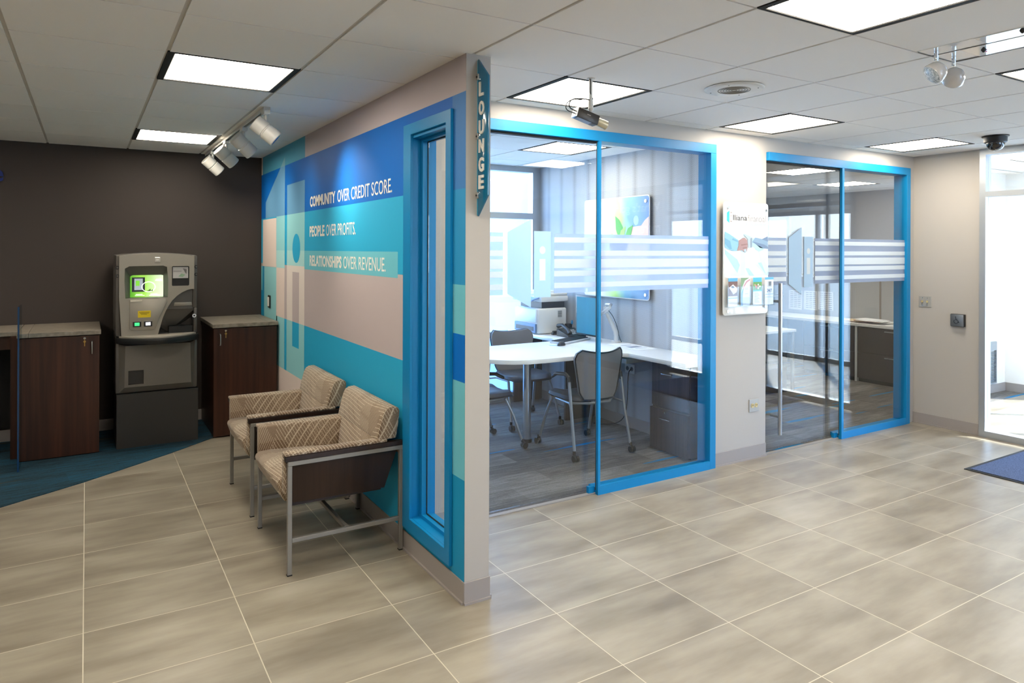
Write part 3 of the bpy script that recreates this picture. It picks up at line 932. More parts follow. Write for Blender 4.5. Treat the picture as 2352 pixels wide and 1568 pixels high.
# curved shelf with bumper
def arc_shelf(y_end, y_mid, inset, z0, z1, m, x0=.208, x1=.826):
    n = 18; pts = []
    for k in range(n + 1):
        f_ = k / n
        x = x0 + inset + (x1 - x0 - 2 * inset) * f_
        y = y_end - (y_end - y_mid) * (1 - (2 * f_ - 1) ** 2) + inset
        pts.append((x, y))
    pts += [(x1 - inset, 6.62), (x0 + inset, 6.62)]
    return B(m).prism(pts, 'z', z0, z1, .004)
sh = obj('shelf', arc_shelf(6.50, 6.31, .02, .905, .928, SIL), t)
obj('bumper', arc_shelf(6.50, 6.305, 0, .868, .915, BLACK), t)
ub = B(SIL_D)
n = 14
arch = [(.205 + .61 * k / n, 1.590 + .020 * (1 - (2 * k / n - 1) ** 2)) for k in range(n + 1)]
ub.prism([(.205, .925)] + arch + [(.815, .925)], 'y', 6.66, 7.18, .006)
ub.box(.205, .24, 6.53, 6.68, .925, 1.588, .01, 2).box(.78, .815, 6.53, 6.68, 1.14, 1.588, .01, 2).box(.79, .815, 6.53, 6.68, .925, 1.14, .006, 2)
obj('upper_body', ub, t)
# front fascia with screen recess and swooping lower right edge
arcp = [(.788, 1.300), (.765, 1.302), (.735, 1.294), (.695, 1.275), (.655, 1.246), (.62, 1.208), (.592, 1.165), (.568, 1.118), (.548, 1.065), (.533, 1.01), (.520, .96), (.513, .925)]
arch2 = [(.228 + .56 * k / n, 1.586 + .020 * (1 - (2 * k / n - 1) ** 2)) for k in range(n + 1)][::-1]
outer = [(.245, .925), (.228, 1.25)] + arch2[::-1] + arcp
scr = [(.272, 1.236), (.585, 1.236), (.588, 1.38), (.578, 1.492), (.55, 1.503), (.30, 1.499), (.268, 1.48), (.266, 1.38)]
card = rrect(.616, .750, 1.330, 1.498, .01, 3)
fa = B(SIL).plate(outer, [scr, card], 'y', 6.498, 6.60)
fas = obj('fascia', fa, t)
# sloping recess walls round the screen
rc = B(SIL_D)
s2 = [(.309, 1.240), (.556, 1.240), (.556, 1.36), (.554, 1.418), (.54, 1.424), (.33, 1.424), (.309, 1.41), (.309, 1.36)]
for k in range(8):
    a, c = scr[k], scr[(k + 1) % 8]; e, g = s2[k], s2[(k + 1) % 8]
    rc.poly([(a[0], 6.499, a[1]), (c[0], 6.499, c[1]), (g[0], 6.56, g[1]), (e[0], 6.56, e[1])])
rc.box(.262, .592, 6.601, 6.61, 1.22, 1.51)
obj('screen_surround', rc, t, smooth=False)
GRN = mat_gradient('green_screen', 'x', .309, .556, [(0, (84, 160, 40)), (.4, (158, 214, 84)), (1, (226, 246, 210))], .2, .35, 9, emit=.75)
sc_ = obj('screen', B(GRN).box(.309, .556, 6.558, 6.566, 1.240, 1.424, .003, 1), t, smooth=False)
pic = B(mat('screen_picture_dark', (40, 44, 52), .3, emit=.4)).box(.322, .418, 6.5572, 6.558, 1.285, 1.405)
pic.m(mat('screen_picture_grey', (170, 178, 186), .3, emit=.6)).box(.340, .402, 6.5562, 6.5572, 1.30, 1.395)
pic.m(mat('screen_picture_green', (120, 200, 60), .3, emit=.8)).box(.350, .378, 6.5552, 6.5562, 1.335, 1.378)
pic.m(mat('screen_white', (250, 255, 245), .3, emit=1.0)).plate([(x, z) for x, z in ell(.445, 1.325, .052, .044, 30)], [[(x, z) for x, z in ell(.445, 1.325, .047, .039, 30)]], 'y', 6.5548, 6.5555)
pic.m(mat('screen_people', (60, 70, 40), .4))
for k in range(5): pic.box(.438 + k * .008, .444 + k * .008, 6.5545, 6.5552, 1.288, 1.296 + .006 * (k % 3))
pic.m(MATS['screen_white'])
for k, (xx, zz, ww) in enumerate(((.50, 1.385, .04), (.495, 1.375, .05), (.35, 1.262, .05), (.345, 1.252, .07), (.46, 1.262, .05), (.45, 1.252, .08))): pic.box(xx, xx + ww, 6.5545, 6.5552, zz, zz + .004)
obj('picture', pic, sc_, smooth=False)
kp = B(SIL).prism([(.304, 1.228), (.566, 1.228), (.580, 1.20), (.525, 1.08), (.492, .985), (.478, .972), (.318, .972), (.302, .985)], 'y', 6.486, 6.500, .004)
kpo = obj('control_panel', kp, t)
obj('name_plate', B(mat('pale_plate', (222, 214, 196), .4)).box(.308, .395, 6.484, 6.4865, 1.208, 1.222), kpo, smooth=False)
yb = B(mat('yellow_label', (232, 202, 20), .5)).box(.363, .457, 6.484, 6.4865, 1.076, 1.131)
yb.m(mat('label_ink', (90, 74, 30), .6))
for k, (zz, a, c) in enumerate(((1.118, .372, .449), (1.109, .378, .443), (1.100, .385, .43))): yb.box(a, c, 6.4832, 6.484, zz, zz + .003)
obj('notice', yb, kpo, smooth=False, label='yellow notice sticker')
for x0_, c_, nm, e_ in ((.331, (60, 230, 120), 'green lit push button', 1.2), (.412, (244, 240, 255), 'white lit push button', 1.3)):
    pb = obj('push_button', B(BLACK).box(x0_ - .005, x0_ + .056, 6.480, 6.488, 1.0, 1.045, .002, 1).m(mat('lit_' + nm[:5], c_, .4, emit=e_)).box(x0_ + .008, x0_ + .043, 6.476, 6.481, 1.010, 1.035, .001, 1), kpo, label=nm)
cd = obj('card_display', B(BLACK).box(.612, .754, 6.512, 6.53, 1.325, 1.502).m(mat('display_grey', (196, 192, 190), .3)).box(.624, .742, 6.508, 6.513, 1.395, 1.490).m(mat('display_mark', (150, 176, 146), .4)).prism([(.665, 1.41), (.70, 1.405), (.72, 1.425), (.69, 1.435)], 'y', 6.506, 6.508).m(mat('display_curve', (120, 116, 116), .4)).prism([(.70, 1.478), (.73, 1.47), (.728, 1.43), (.715, 1.45)], 'y', 6.506, 6.508).box(.628, .69, 6.506, 6.508, 1.452, 1.456), t, smooth=False)
obj('badge', B(mat('pale_badge', (190, 186, 180), .3, metal=.4)).box(.486, .527, 6.494, 6.499, 1.532, 1.573, .002, 1).m(WHITE).box(.495, .517, 6.492, 6.494, 1.548, 1.556), t)
# recess at the lower right: slotted panel and dark pocket
obj('slot_panel', B(SIL_D).box(.56, .79, 6.545, 6.68, 1.128, 1.31, .003, 1).m(SIL).prism([(.632, 1.158), (.778, 1.158), (.772, 1.188), (.640, 1.188)], 'y', 6.535, 6.546, .003), t)
nk = B(CHAR)
nk.poly([(.51, 6.655, .92), (.80, 6.655, .92), (.80, 6.655, 1.13), (.51, 6.655, 1.13)])
nk.m(SIL_D).poly([(.51, 6.60, 1.0), (.60, 6.65, .93), (.80, 6.65, 1.06), (.80, 6.55, 1.127), (.56, 6.55, 1.127)])
nk.m(BLACK).box(.60, .785, 6.56, 6.65, .928, .985)
obj('coin_pocket', nk, t, smooth=False)
obj('lock', B(CHROME).cyl((.792, 6.530, 1.071), (.792, 6.518, 1.071), .016, seg=24).m(BLACK).cyl((.792, 6.518, 1.071), (.792, 6.516, 1.071), .007), t)
for x_, z_ in ((.215, 1.488), (.215, 1.42), (.805, 1.49), (.805, 1.425)):
    obj('bolt', B(BLACK).cyl((x_, 6.532, z_), (x_, 6.524, z_), .014).m(SIL_D).cyl((x_ + .002, 6.526, z_), (x_ + .002, 6.516, z_), .008, .006), t)

def corner_cabinet(x0, x1, top, label, loc, handle_x, key_x, seam, side_out):
    t = thing('counter_cabinet', label, 'cabinet', loc)
    obj('body', B(WALNUT).box(x0 + .004, x1 - .004, 6.512, 7.255, .012, .955).m(RUBBER).box(x0 + .03, x1 - .03, 6.53, 7.2, 0, .012), t, smooth=False)
    d = obj('door', B(WALNUT).box(x0, x1, 6.490, 6.510, .010, .950, .0015, 1), t, smooth=False)
    obj('handle', B(STEEL).tube([(handle_x, 6.490, .902), (handle_x, 6.464, .896), (handle_x, 6.464, .81), (handle_x, 6.490, .804)], .0045, 8, 1), d)
    obj('key', B(CHROME).cyl((key_x, 6.490, .930), (key_x, 6.482, .930), .009).m(mat('brass', (188, 150, 84), .3, metal=1)).box(key_x - .002, key_x + .002, 6.474, 6.484, .912, .930).cyl((key_x, 6.474, .905), (key_x, 6.478, .905), .009).box(key_x - .003, key_x + .003, 6.475, 6.478, .868, .898), d)
    return t
corner_cabinet(.944, 1.476, None, 'dark walnut cabinet in the corner under the mural, right of the cash machine', (1.21, 6.87, 0), .996, 1.041, 1.403, 0)
corner_cabinet(-.442, .092, None, 'dark walnut cabinet beside the cash machine, next to the glass screen', (-.175, 6.87, 0), .040, -.010, 0, 0)
tag(obj('worktop', B(STONE).box(.934, 1.402, 6.474, 7.262, .957, .990, .002, 1).box(1.404, 1.486, 6.474, 7.262, .957, .990, .002, 1), loc=(1.2, 6.87, .957)), 'grey stone-look worktop on the corner cabinet below the mural', 'worktop')
tag(obj('worktop', B(STONE).box(-.378, .102, 6.474, 7.262, .957, .990, .002, 1).box(-.452, -.380, 6.474, 7.262, .957, .990, .002, 1), loc=(-.2, 6.87, .957)), 'grey stone-look worktop on the cabinet beside the glass screen', 'worktop')
# writing counter further left
t = thing('writing_counter', 'stone-topped walnut writing counter running off the left photo edge', 'counter', (-1.3, 6.95, 0))
obj('worktop', B(STONE).box(-2.1, -.455, 6.66, 7.262, .957, .990, .002, 1), t)
obj('apron', B(WALNUT).box(-2.08, -.50, 6.70, 6.72, .85, .955), t, smooth=False)
obj('side_panel', B(WALNUT).box(-.500, -.456, 6.62, 7.255, 0, .955), t, smooth=False)
obj('side_panel', B(WALNUT).box(-2.1, -2.06, 6.68, 7.255, 0, .955), t, smooth=False)
obj('shade_panel', B(mat('knee_space_shade', (24, 22, 22), .7)).box(-2.06, -.50, 7.235, 7.25, .12, .955), t, smooth=False)  # near-black sheet paints the shade inside the knee space
tag(obj('glass_screen', B(GLASS_T).box(-.427, -.418, 6.22, 6.471, .006, 1.215).m(mat('glass_edge_blue', (30, 66, 104), .2)).box(-.428, -.417, 6.217, 6.221, .006, 1.215), smooth=False, loc=(-.42, 6.3, 0)),
    'upright clear glass screen with dark blue edge in front of the left cabinet', 'glass screen')
# lettering on the dark wall, its last letter seen at the picture edge
wl = letters('e', (-.70, 7.262, 2.205), (1, 0, 0), (0, 0, 1), .10, .105, bold=.02, ext=.008, mt=mat('deep_blue_letter', (10, 36, 110), .5))
tag(obj('wall_letter', wl, smooth=False, loc=(-.65, 7.262, 2.2)), 'deep blue letter e high on the dark wall at the photo edge', 'letter')

# ================================================================== WALL FITTINGS
t = thing('wall_plate', 'narrow black and white wall plate on the mural above the corner worktop', 'wall plate', (1.498, 6.883, 1.14))
obj('plate', B(BLACK).box(1.488, 1.4975, 6.838, 6.925, 1.083, 1.203, .003, 1), t)
obj('paddle', B(WHITE).box(1.478, 1.489, 6.858, 6.902, 1.10, 1.186, .002, 1), t)

def plate_x(name, label, cat, y0, y1, z0, z1, build):
    t = thing(name, label, cat, (6.82, (y0 + y1) / 2, (z0 + z1) / 2))
    build(t, y0, y1, z0, z1); return t
def sw(t, y0, y1, z0, z1):
    obj('plate', B(mat('satin_plate', (176, 174, 170), .45, metal=.3)).box(6.812, 6.8195, y0, y1, z0, z1, .002, 1), t)
    ym, zm = (y0 + y1) / 2, (z0 + z1) / 2
    for s in (-.023, .023):
        obj('toggle', B(mat('ivory_plastic', (214, 196, 140), .4)).box(6.796, 6.813, ym + s - .005, ym + s + .005, zm - .008, zm + .010, .001, 1), t)
        for q_ in (-.035, .035): obj('screw', B(CHROME).cyl((6.812, ym + s, zm + q_), (6.810, ym + s, zm + q_), .003), t)
plate_x('light_switch', 'double toggle light switch with steel plate on the short wall', 'light switch', 3.529, 3.642, 1.116, 1.220, sw)
def hc(t, y0, y1, z0, z1):
    obj('mounting_box', B(BLACK).box(6.79, 6.8195, y0, y1, z0, z1, .004, 2), t)
    p = obj('push_plate', B(mat('push_plate_steel', (140, 146, 152), .35, metal=.8)).box(6.780, 6.791, y0 + .003, y1 - .003, z0 + .003, z1 - .003, .004, 2), t)
    ym, zm = (y0 + y1) / 2, (z0 + z1) / 2
    g = B(mat('symbol_navy', (24, 34, 52), .5)); xs = 6.7795
    def P(a, c): return (xs, ym - a, zm + c)
    g.tube([P(-.006 + .018 * math.cos(R(a)), -.010 + .018 * math.sin(R(a))) for a in range(130, 400, 15)], .0022, 6)
    g.cyl(P(-.009, .030), (xs - .0015, ym + .009, zm + .030), .0045, seg=12)
    g.tube([P(-.008, .022), P(-.006, .002), P(.010, .000), P(.017, -.020), P(.023, -.018)], .0026, 6)
    g.tube([P(-.007, .012), P(.008, .010)], .0022, 6)
    obj('wheelchair_symbol', g, p)
plate_x('door_opener_button', 'square wheelchair push plate for the automatic door', 'door button', 3.227, 3.346, .960, 1.073, hc)

t = thing('power_outlet', 'low double power outlet on the column under the poster', 'outlet', (4.52, 3.70, .42))
obj('plate', B(MATS['satin_plate']).box(4.464, 4.580, 3.692, 3.6995, .370, .470, .002, 1), t)
for s in (-.022, .022):
    r_ = obj('socket', B(mat('ivory_plastic', (214, 196, 140), .4)).cyl((4.522 + s, 3.693, .42), (4.522 + s, 3.688, .42), .017, seg=20), t)
    obj('slot', B(BLACK).box(4.522 + s - .008, 4.522 + s - .005, 3.6865, 3.6885, .416, .430).box(4.522 + s + .005, 4.522 + s + .008, 3.6865, 3.6885, .416, .430), r_, smooth=False)

# ---- poster with brochure pockets on the column
t = thing('door_poster', 'white acrylic poster of a hand opening a door, hung on the column', 'poster', (4.41, 3.68, 1.143))
PY = 3.664
PW = mat('poster_white', (232, 232, 230), .15, coat=.4)
obj('panel', B(PW).prism(rrect(4.130, 4.645, 1.150, 2.020, .025), 'y', PY, PY + .008, .001), t)
def poly_y(b, m, pts, k):
    y = PY - .0004 - .0004 * k
    return b.m(m).poly([(x, y, z) for x, z in pts])
# panel pixel frame: u 0..555, v 0..1420 over the panel
def U(u, v): return (4.130 + .515 * (u - 92) / 555.0, 2.020 - .87 * (v - 70) / 1415.0)
def PP(pts): return [U(*p) for p in pts]
im = B(PW)
HAZE = mat_gradient('poster_haze', 'z', 1.36, 1.80, [(0, (170, 206, 222)), (.35, (206, 224, 230)), (1, (232, 233, 231))], .3, .5, 6)
poly_y(im, HAZE, PP([(100, 440), (640, 440), (645, 1000), (105, 1000)]), 0)
m1 = mat('poster_pale_blue', (154, 188, 208), .3); m2_ = mat('poster_mid_blue', (106, 136, 164), .3)
m3 = mat('poster_slate', (72, 98, 132), .3); m4 = mat('poster_mist', (188, 208, 218), .3)
poly_y(im, m1, PP([(105, 660), (260, 790), (290, 860), (260, 960), (110, 720)]), 1)
poly_y(im, m4, PP([(298, 380), (350, 400), (356, 990), (300, 990)]), 2)
poly_y(im, m1, PP([(350, 560), (480, 510), (600, 690), (540, 690)]), 1)
poly_y(im, m2_, PP([(480, 508), (640, 540), (645, 640), (600, 650), (440, 570)]), 2)
poly_y(im, m3, PP([(560, 530), (640, 490), (645, 560)]), 3)
poly_y(im, m3, PP([(450, 560), (600, 600), (645, 630), (645, 655), (540, 640)]), 3)
poly_y(im, m1, PP([(470, 590), (600, 650), (530, 690), (480, 660)]), 3)
poly_y(im, m4, PP([(520, 680), (645, 660), (645, 760), (560, 860)]), 2)
for a in range(3): poly_y(im, m1 if a % 2 else m4, PP([(470 + 40 * a, 850 - 20 * a), (520 + 40 * a, 850 - 20 * a), (650, 960 - 30 * a), (650, 995 - 30 * a), (620, 990)]), 3 + a)
poly_y(im, m1, PP([(360, 900), (400, 900), (470, 1000), (410, 1000)]), 2)
SLV = mat('poster_sleeve', (128, 178, 204), .4); SLV2 = mat('poster_sleeve_fold', (100, 154, 186), .4)
poly_y(im, SLV, PP([(104, 440), (160, 470), (268, 545), (272, 600), (250, 680), (190, 682), (104, 640)]), 6)
poly_y(im, SLV2, PP([(104, 520), (170, 560), (190, 660), (160, 660), (104, 590)]), 7)
poly_y(im, SLV2, PP([(200, 520), (262, 556), (262, 570), (190, 545)]), 7)
SKIN = mat('poster_skin', (160, 122, 118), .45); SKD = mat('poster_skin_dark', (132, 94, 88), .45)
poly_y(im, SKIN, PP([(272, 552), (320, 518), (345, 514), (378, 545), (384, 600), (378, 655), (372, 690), (330, 690), (318, 672), (252, 678), (270, 610)]), 8)
poly_y(im, SKD, PP([(300, 600), (376, 588), (380, 600), (304, 616)]), 9)
poly_y(im, SKD, PP([(318, 640), (372, 630), (376, 642), (322, 654)]), 9)
HND = mat('poster_handle', (160, 176, 186), .3); HND2 = mat('poster_handle_shade', (108, 124, 138), .3)
poly_y(im, HND, PP([(326, 470), (350, 466), (440, 506), (436, 636), (396, 642), (384, 600), (382, 530)]), 10)
poly_y(im, HND2, PP([(414, 520), (436, 514), (434, 634), (414, 640)]), 11)
poly_y(im, HND, PP([(330, 664), (362, 656), (366, 690), (344, 702)]), 11)
poly_y(im, mat('poster_logo_blue', (34, 176, 210), .3), PP([(131, 205), (163, 178), (163, 336), (131, 305)]), 1)
GR = mat('poster_logo_grey', (150, 142, 138), .3)
a_ = U(172, 193); c_ = U(194, 320)
im.m(GR).poly([(a_[0], PY - .0008, a_[1]), (c_[0], PY - .0008, a_[1]), (c_[0], PY - .0008, c_[1]), (a_[0], PY - .0008, c_[1])])
poly_y(im, PW, [(x, z) for x, z in ell(*U(183, 225), .0085, .0085, 14)], 2)
poly_y(im, PW, PP([(177, 248), (190, 248), (190, 305), (177, 305)]), 2)
def tx(s, u0_, v0_, u1_, v1_, m, bold=0, shear=0, b=im):
    a = U(u0_, v1_); c = U(u1_, v0_)
    letters(s, (a[0], PY - .0006, a[1]), (1, 0, 0), (0, 0, 1), c[0] - a[0], c[1] - a[1], bold, shear, .0008, b, m)
tx('lliana', 206, 228, 376, 298, mat('ink_dark', (60, 56, 54), .4), .012)
tx('financial', 386, 224, 612, 308, mat('ink_grey', (120, 116, 112), .4), -.012)
tx('your door to opportunity', 280, 322, 625, 370, mat('ink_blue', (96, 160, 205), .4), -.008, .4)
obj('print', im, t, smooth=False)
for u_, v_ in ((143, 135), (610, 160), (140, 1432), (606, 1398)):
    x_, z_ = U(u_, v_)
    obj('standoff', B(CHROME).cyl((x_, PY - .010, z_), (x_, PY, z_), .011, seg=20).cyl((x_, PY, z_), (x_, 3.6995, z_), .007, seg=12), t)
ACR = mat_glass('acrylic', (250, 252, 253), .8)
pockets = [(4.140, 4.268), (4.280, 4.408), (4.420, 4.548), (4.560, 4.688)]
Zb = 1.215
for k, (a, c) in enumerate(pockets):
    pk = B(ACR)
    yf = PY - .036; zb = Zb
    pk.box(a, c, yf, yf + .002, zb, zb + .155).box(a, a + .002, yf, PY - .002, zb, zb + .165).box(c - .002, c, yf, PY - .002, zb, zb + .165).box(a, c, yf, PY - .002, zb, zb + .002)
    obj('brochure_pocket', pk, t, smooth=False)
bro = [('leaflet with a photo of glasses on a white pad, leftmost in the poster pockets', 0),
       ('leaflet with curved green and blue bands, second from left in the poster pockets', 1),
       ('leaflet with a family photo on grass under a cyan heading, in the third poster pocket', 2),
       ('leaflet headed in blue with 24/7 on it, in the rightmost poster pocket', 3)]
for lab, k in bro:
    a, c = pockets[k]
    x0_, x1_ = a + .014, c - .012
    y_ = PY - .028; z0_, z1_ = Zb + .006, Zb + .222
    b = B(mat('leaflet_white', (226, 228, 232), .4)).box(x0_, x1_, y_, y_ + .004, z0_, z1_)
    def rc_(m, fx0, fx1, fz0, fz1, l=1):
        X_ = lambda f_: x0_ + (x1_ - x0_) * f_; Z_ = lambda f_: z0_ + (z1_ - z0_) * f_
        yy = y_ - .0004 * l
        b.m(m).poly([(X_(fx0), yy, Z_(fz0)), (X_(fx1), yy, Z_(fz0)), (X_(fx1), yy, Z_(fz1)), (X_(fx0), yy, Z_(fz1))])
    lbl = mat('leaflet_blue', (70, 160, 214), .4); lt = mat('leaflet_text', (140, 156, 180), .5)
    def pz(m, pts, l=2):
        yy = y_ - .0004 * l
        b.m(m).poly([(x0_ + (x1_ - x0_) * p, yy, z0_ + (z1_ - z0_) * q_) for p, q_ in pts])
    if k == 0:
        rc_(lbl, 0, 1, .88, 1); rc_(mat('leaflet_brown', (112, 74, 60), .5), 0, 1, .36, .88)
        pz(mat('leaflet_pad', (226, 228, 234), .4), [(.08, .66), (.5, .78), (.98, .62), (.92, .50), (.55, .42)])
        pz(mat('leaflet_specs', (40, 40, 44), .4), [(.25, .69), (.5, .72), (.7, .66), (.45, .645)], 3)
        rc_(lbl, 0, 1, .28, .30)
    elif k == 1:
        pz(mat('leaflet_green', (110, 140, 90), .4), [(0, .45), (0, 1), (.95, 1), (.45, .9), (.2, .7)], 1)
        pz(mat('leaflet_pinkband', (190, 140, 150), .4), [(.1, .4), (.3, .72), (.6, .88), (1, .96), (1, .90), (.65, .82), (.35, .66), (.2, .4)], 2)
        pz(mat('leaflet_steel', (120, 160, 200), .4), [(0, 0), (0, .45), (.15, .6), (.28, .6), (.2, .35), (.22, 0)], 3)
        rc_(mat('leaflet_mist', (200, 214, 232), .4), .22, 1, 0, .3, 1)
        for q_ in (.62, .58, .42): rc_(lt, .45, .8, q_, q_ + .012, 4)
    elif k == 2:
        rc_(mat('leaflet_cyan', (40, 170, 214), .4), 0, 1, .84, 1); rc_(mat('leaflet_grass', (90, 150, 60), .5), 0, 1, .54, .84)
        rnd = random.Random(3)
        for q_ in range(9):
            cx_, cz_ = rnd.uniform(.2, .8), rnd.uniform(.60, .76)
            pz(mat(('leaflet_face', 'leaflet_shirt', 'leaflet_white2')[q_ % 3], ((220, 170, 140), (200, 90, 80), (236, 232, 226))[q_ % 3], .5), [(cx_ + .09 * math.cos(v), cz_ + .035 * math.sin(v)) for v in [i * .9 for i in range(7)]], 2 + q_ % 3)
        rc_(mat('leaflet_cyan', (40, 170, 214), .4), 0, 1, .50, .54, 2)
        for q_ in range(9): rc_(lt, .15, .75 - .1 * (q_ % 3), .10 + .042 * q_, .112 + .042 * q_, 2)
    else:
        rc_(lbl, 0, 1, .91, 1)
        rc_(mat('leaflet_phone', (196, 196, 198), .4), .25, .78, .64, .86); rc_(mat('leaflet_phone_face', (90, 94, 98), .4), .42, .74, .68, .84, 2)
        letters('24/7', (x0_ + .022, y_ - .0010, z0_ + .098), (1, 0, 0), (0, 0, 1), .060, .026, .01, 0, .0005, b, mat('leaflet_navy', (36, 92, 160), .4))
        rc_(lbl, .05, .95, .37, .385); rc_(lbl, .05, .95, .27, .28)
    ztilt = 0
    o_ = tag(obj('brochure', b, smooth=False, loc=(x0_, y_, z0_)), lab, 'leaflet')

# ================================================================== CEILING FITTINGS
t = thing('track_light', 'white ceiling track carrying four spotlights beside the mural', 'light track', (.985, 6.0, CEIL))
obj('rail', B(WHITE_E).box(.967, .975, 4.655, 7.235, CEIL - .022, CEIL).box(.995, 1.003, 4.655, 7.235, CEIL - .022, CEIL).box(.975, .995, 4.655, 7.235, CEIL - .008, CEIL).m(mat('track_dark', (90, 82, 74), .5)).box(.979, .991, 4.70, 7.2, CEIL - .012, CEIL - .008), t, smooth=False)
obj('end_cap', B(WHITE_E).box(.964, 1.006, 4.62, 4.655, CEIL - .026, CEIL, .002, 1), t)
heads = [(4.66, 'nearest'), (5.40, 'second nearest'), (6.14, 'third, brightly lit'), (6.86, 'farthest, next to the dark wall')]
tgt = [(.72, -.18, -.60)] + [(.72, .15, -.62)] * 3
for (yy, lab), nn in zip(heads, tgt):
    s = thing('track_spotlight', 'white cylinder spotlight on the ceiling track, ' + lab + ' of four', 'spotlight', (.985, yy, CEIL - .022), 'spotlights on the ceiling track')
    obj('adapter', B(WHITE_E).box(.965, 1.005, yy - .045, yy + .045, CEIL - .048, CEIL - .020, .003, 1), s)
    obj('stem', B(WHITE_E).cyl((.985, yy, CEIL - .048), (.985, yy, CEIL - .105), .011, seg=14).cyl((.985, yy - .004, CEIL - .105), (.985, yy - .004, CEIL - .112), .015), s)
    d = Vector(nn).normalized()
    c0 = Vector((.985, yy, CEIL - .150)) - d * .085
    hd = obj('head', B(WHITE_E).lathe(c0, [(0, 0), (.050, 0), (.0535, .004), (.0535, .075), (.048, .078), (.048, .084), (.0535, .087), (.0535, .166), (.050, .170), (.044, .170), (.036, .12), (0, .12)], d, 28), s)
    obj('reflector', B(CHROME).lathe(c0 + d * .1195, [(0, 0.001), (.034, .002), (.043, .049)], d, 24), hd)
    ld = bpy.data.lights.new('spot', 'SPOT'); ld.energy = 30 if yy < 5 else 6; ld.spot_size = R(95); ld.spot_blend = 1.0; ld.color = (1, .86, .68); ld.shadow_soft_size = .045
    lo = bpy.data.objects.new('spot_lamp', ld); COL.objects.link(lo)
    lo.location = c0 + d * .175 - Vector((.985, yy, CEIL - .022))
    lo.rotation_euler = d.to_track_quat('-Z', 'Y').to_euler(); lo.parent = s

t = thing('ceiling_speaker', 'round white ceiling speaker with perforated grille', 'speaker', (3.094, 2.672, CEIL))
obj('plate', B(OFFW).lathe((3.094, 2.672, CEIL), [(0, -.001), (.158, -.001), (.163, -.005), (.158, -.011), (.148, -.015), (.095, -.013), (0, -.013)], 'z', 48), t)
gr = B(mat('speaker_grille', (150, 146, 138), .6))
for k in range(6):
    r_ = .015 + .0145 * k
    pts = [(3.094 + r_ * math.cos(a * math.pi / 16), 2.672 + r_ * math.sin(a * math.pi / 16), CEIL - .014) for a in range(33)]
    gr.tube(pts, .0022, 5)
obj('grille', gr, t)
for a in range(4): obj('screw', B(mat('screw_grey', (110, 106, 100), .4, metal=.6)).cyl((3.094 + .13 * math.cos(a * math.pi / 2 + .5), 2.672 + .13 * math.sin(a * math.pi / 2 + .5), CEIL - .013), (3.094 + .13 * math.cos(a * math.pi / 2 + .5), 2.672 + .13 * math.sin(a * math.pi / 2 + .5), CEIL - .016), .004, seg=10), t)

t = thing('box_camera', 'black box security camera on a white ceiling pole, in front of a lit panel', 'security camera', (2.283, 2.93, CEIL))
obj('pole', B(OFFW).cyl((2.283, 2.93, CEIL), (2.283, 2.93, CEIL - .004), .022).cyl((2.283, 2.93, CEIL), (2.283, 2.93, 2.44), .0095).cyl((2.283, 2.93, 2.445), (2.283, 2.93, 2.405), .013).lathe((2.283, 2.93, 2.395), [(0, -.014), (.009, -.012), (.014, -.004), (.014, .006), (.009, .013), (0, .014)], 'z', 16), t)
ax = Vector((.21, -.035, -.065)).normalized(); cc = Vector((2.262, 2.93, 2.348))
sy_ = ax.cross(Vector((0, 0, 1))).normalized(); uz = sy_.cross(ax).normalized()
Mx = Matrix((ax, -sy_, uz)).transposed().to_4x4(); Mx.translation = cc
def mbox(b, *a, bev=0):
    tb = B(b.mats[b.i]); tb.box(*a, bev); t2 = tb.bm
    b.join(t2, Mx); return b
hb = B(mat('camera_black', (46, 42, 38), .35)); mbox(hb, -.075, .055, -.029, .029, -.026, .026, bev=.003)
hb.m(mat('camera_label', (150, 160, 176), .5)); mbox(hb, -.066, .020, -.024, .024, -.0272, -.0258)
hb.m(mat('camera_mark', (176, 172, 164), .5)); mbox(hb, -.020, .002, -.0296, -.0285, .004, .008)
body = obj('housing', hb, t)
bp2 = B(STEEL); mbox(bp2, -.080, -.075, -.029, .029, -.026, .026)
obj('rear_plate', bp2, t)
obj('lens', B(mat('lens_champagne', (206, 196, 168), .35, metal=.3)).lathe(cc + ax * .055, [(0, 0), (.020, 0), (.023, .006), (.023, .030), (.024, .034), (.024, .062), (.021, .064), (.018, .060), (0, .058)], ax, 24).m(BLACK), t)
obj('lens_ring', B(BLACK).lathe(cc + ax * .116, [(0, 0), (.0185, 0), (.0195, .003), (0, .003)], ax, 20), t)
obj('cable', B(BLACK).tube([cc - ax * .08 + uz * .008, cc - ax * .12 + uz * .01, cc - ax * .125 + uz * .055, cc - ax * .06 + uz * .085, cc + ax * .012 + uz * .10, Vector((2.274, 2.925, 2.47)), Vector((2.274, 2.925, CEIL))], .0032, 8, 2)
    .tube([cc - ax * .08 - uz * .006, cc - ax * .135 - uz * .008, cc - ax * .14 + uz * .03, cc - ax * .11 + uz * .062, cc - ax * .06 + uz * .078], .0026, 8, 2), t)

t = thing('dome_camera', 'black dome security camera on the ceiling above the entrance', 'security camera', (6.11, 2.68, CEIL))
obj('mount', B(BLACK).lathe((6.11, 2.68, CEIL), [(0, 0), (.092, 0), (.092, -.008), (.080, -.012), (.078, -.050), (.070, -.056), (0, -.056)], 'z', 36), t)
obj('dome', B(mat('smoked_dome', (16, 16, 18), .05, coat=1)).lathe((6.11, 2.68, CEIL - .054), [(.062, 0), (.062, -.014), (.056, -.034), (.042, -.052), (.022, -.062), (0, -.064)], 'z', 32), t)

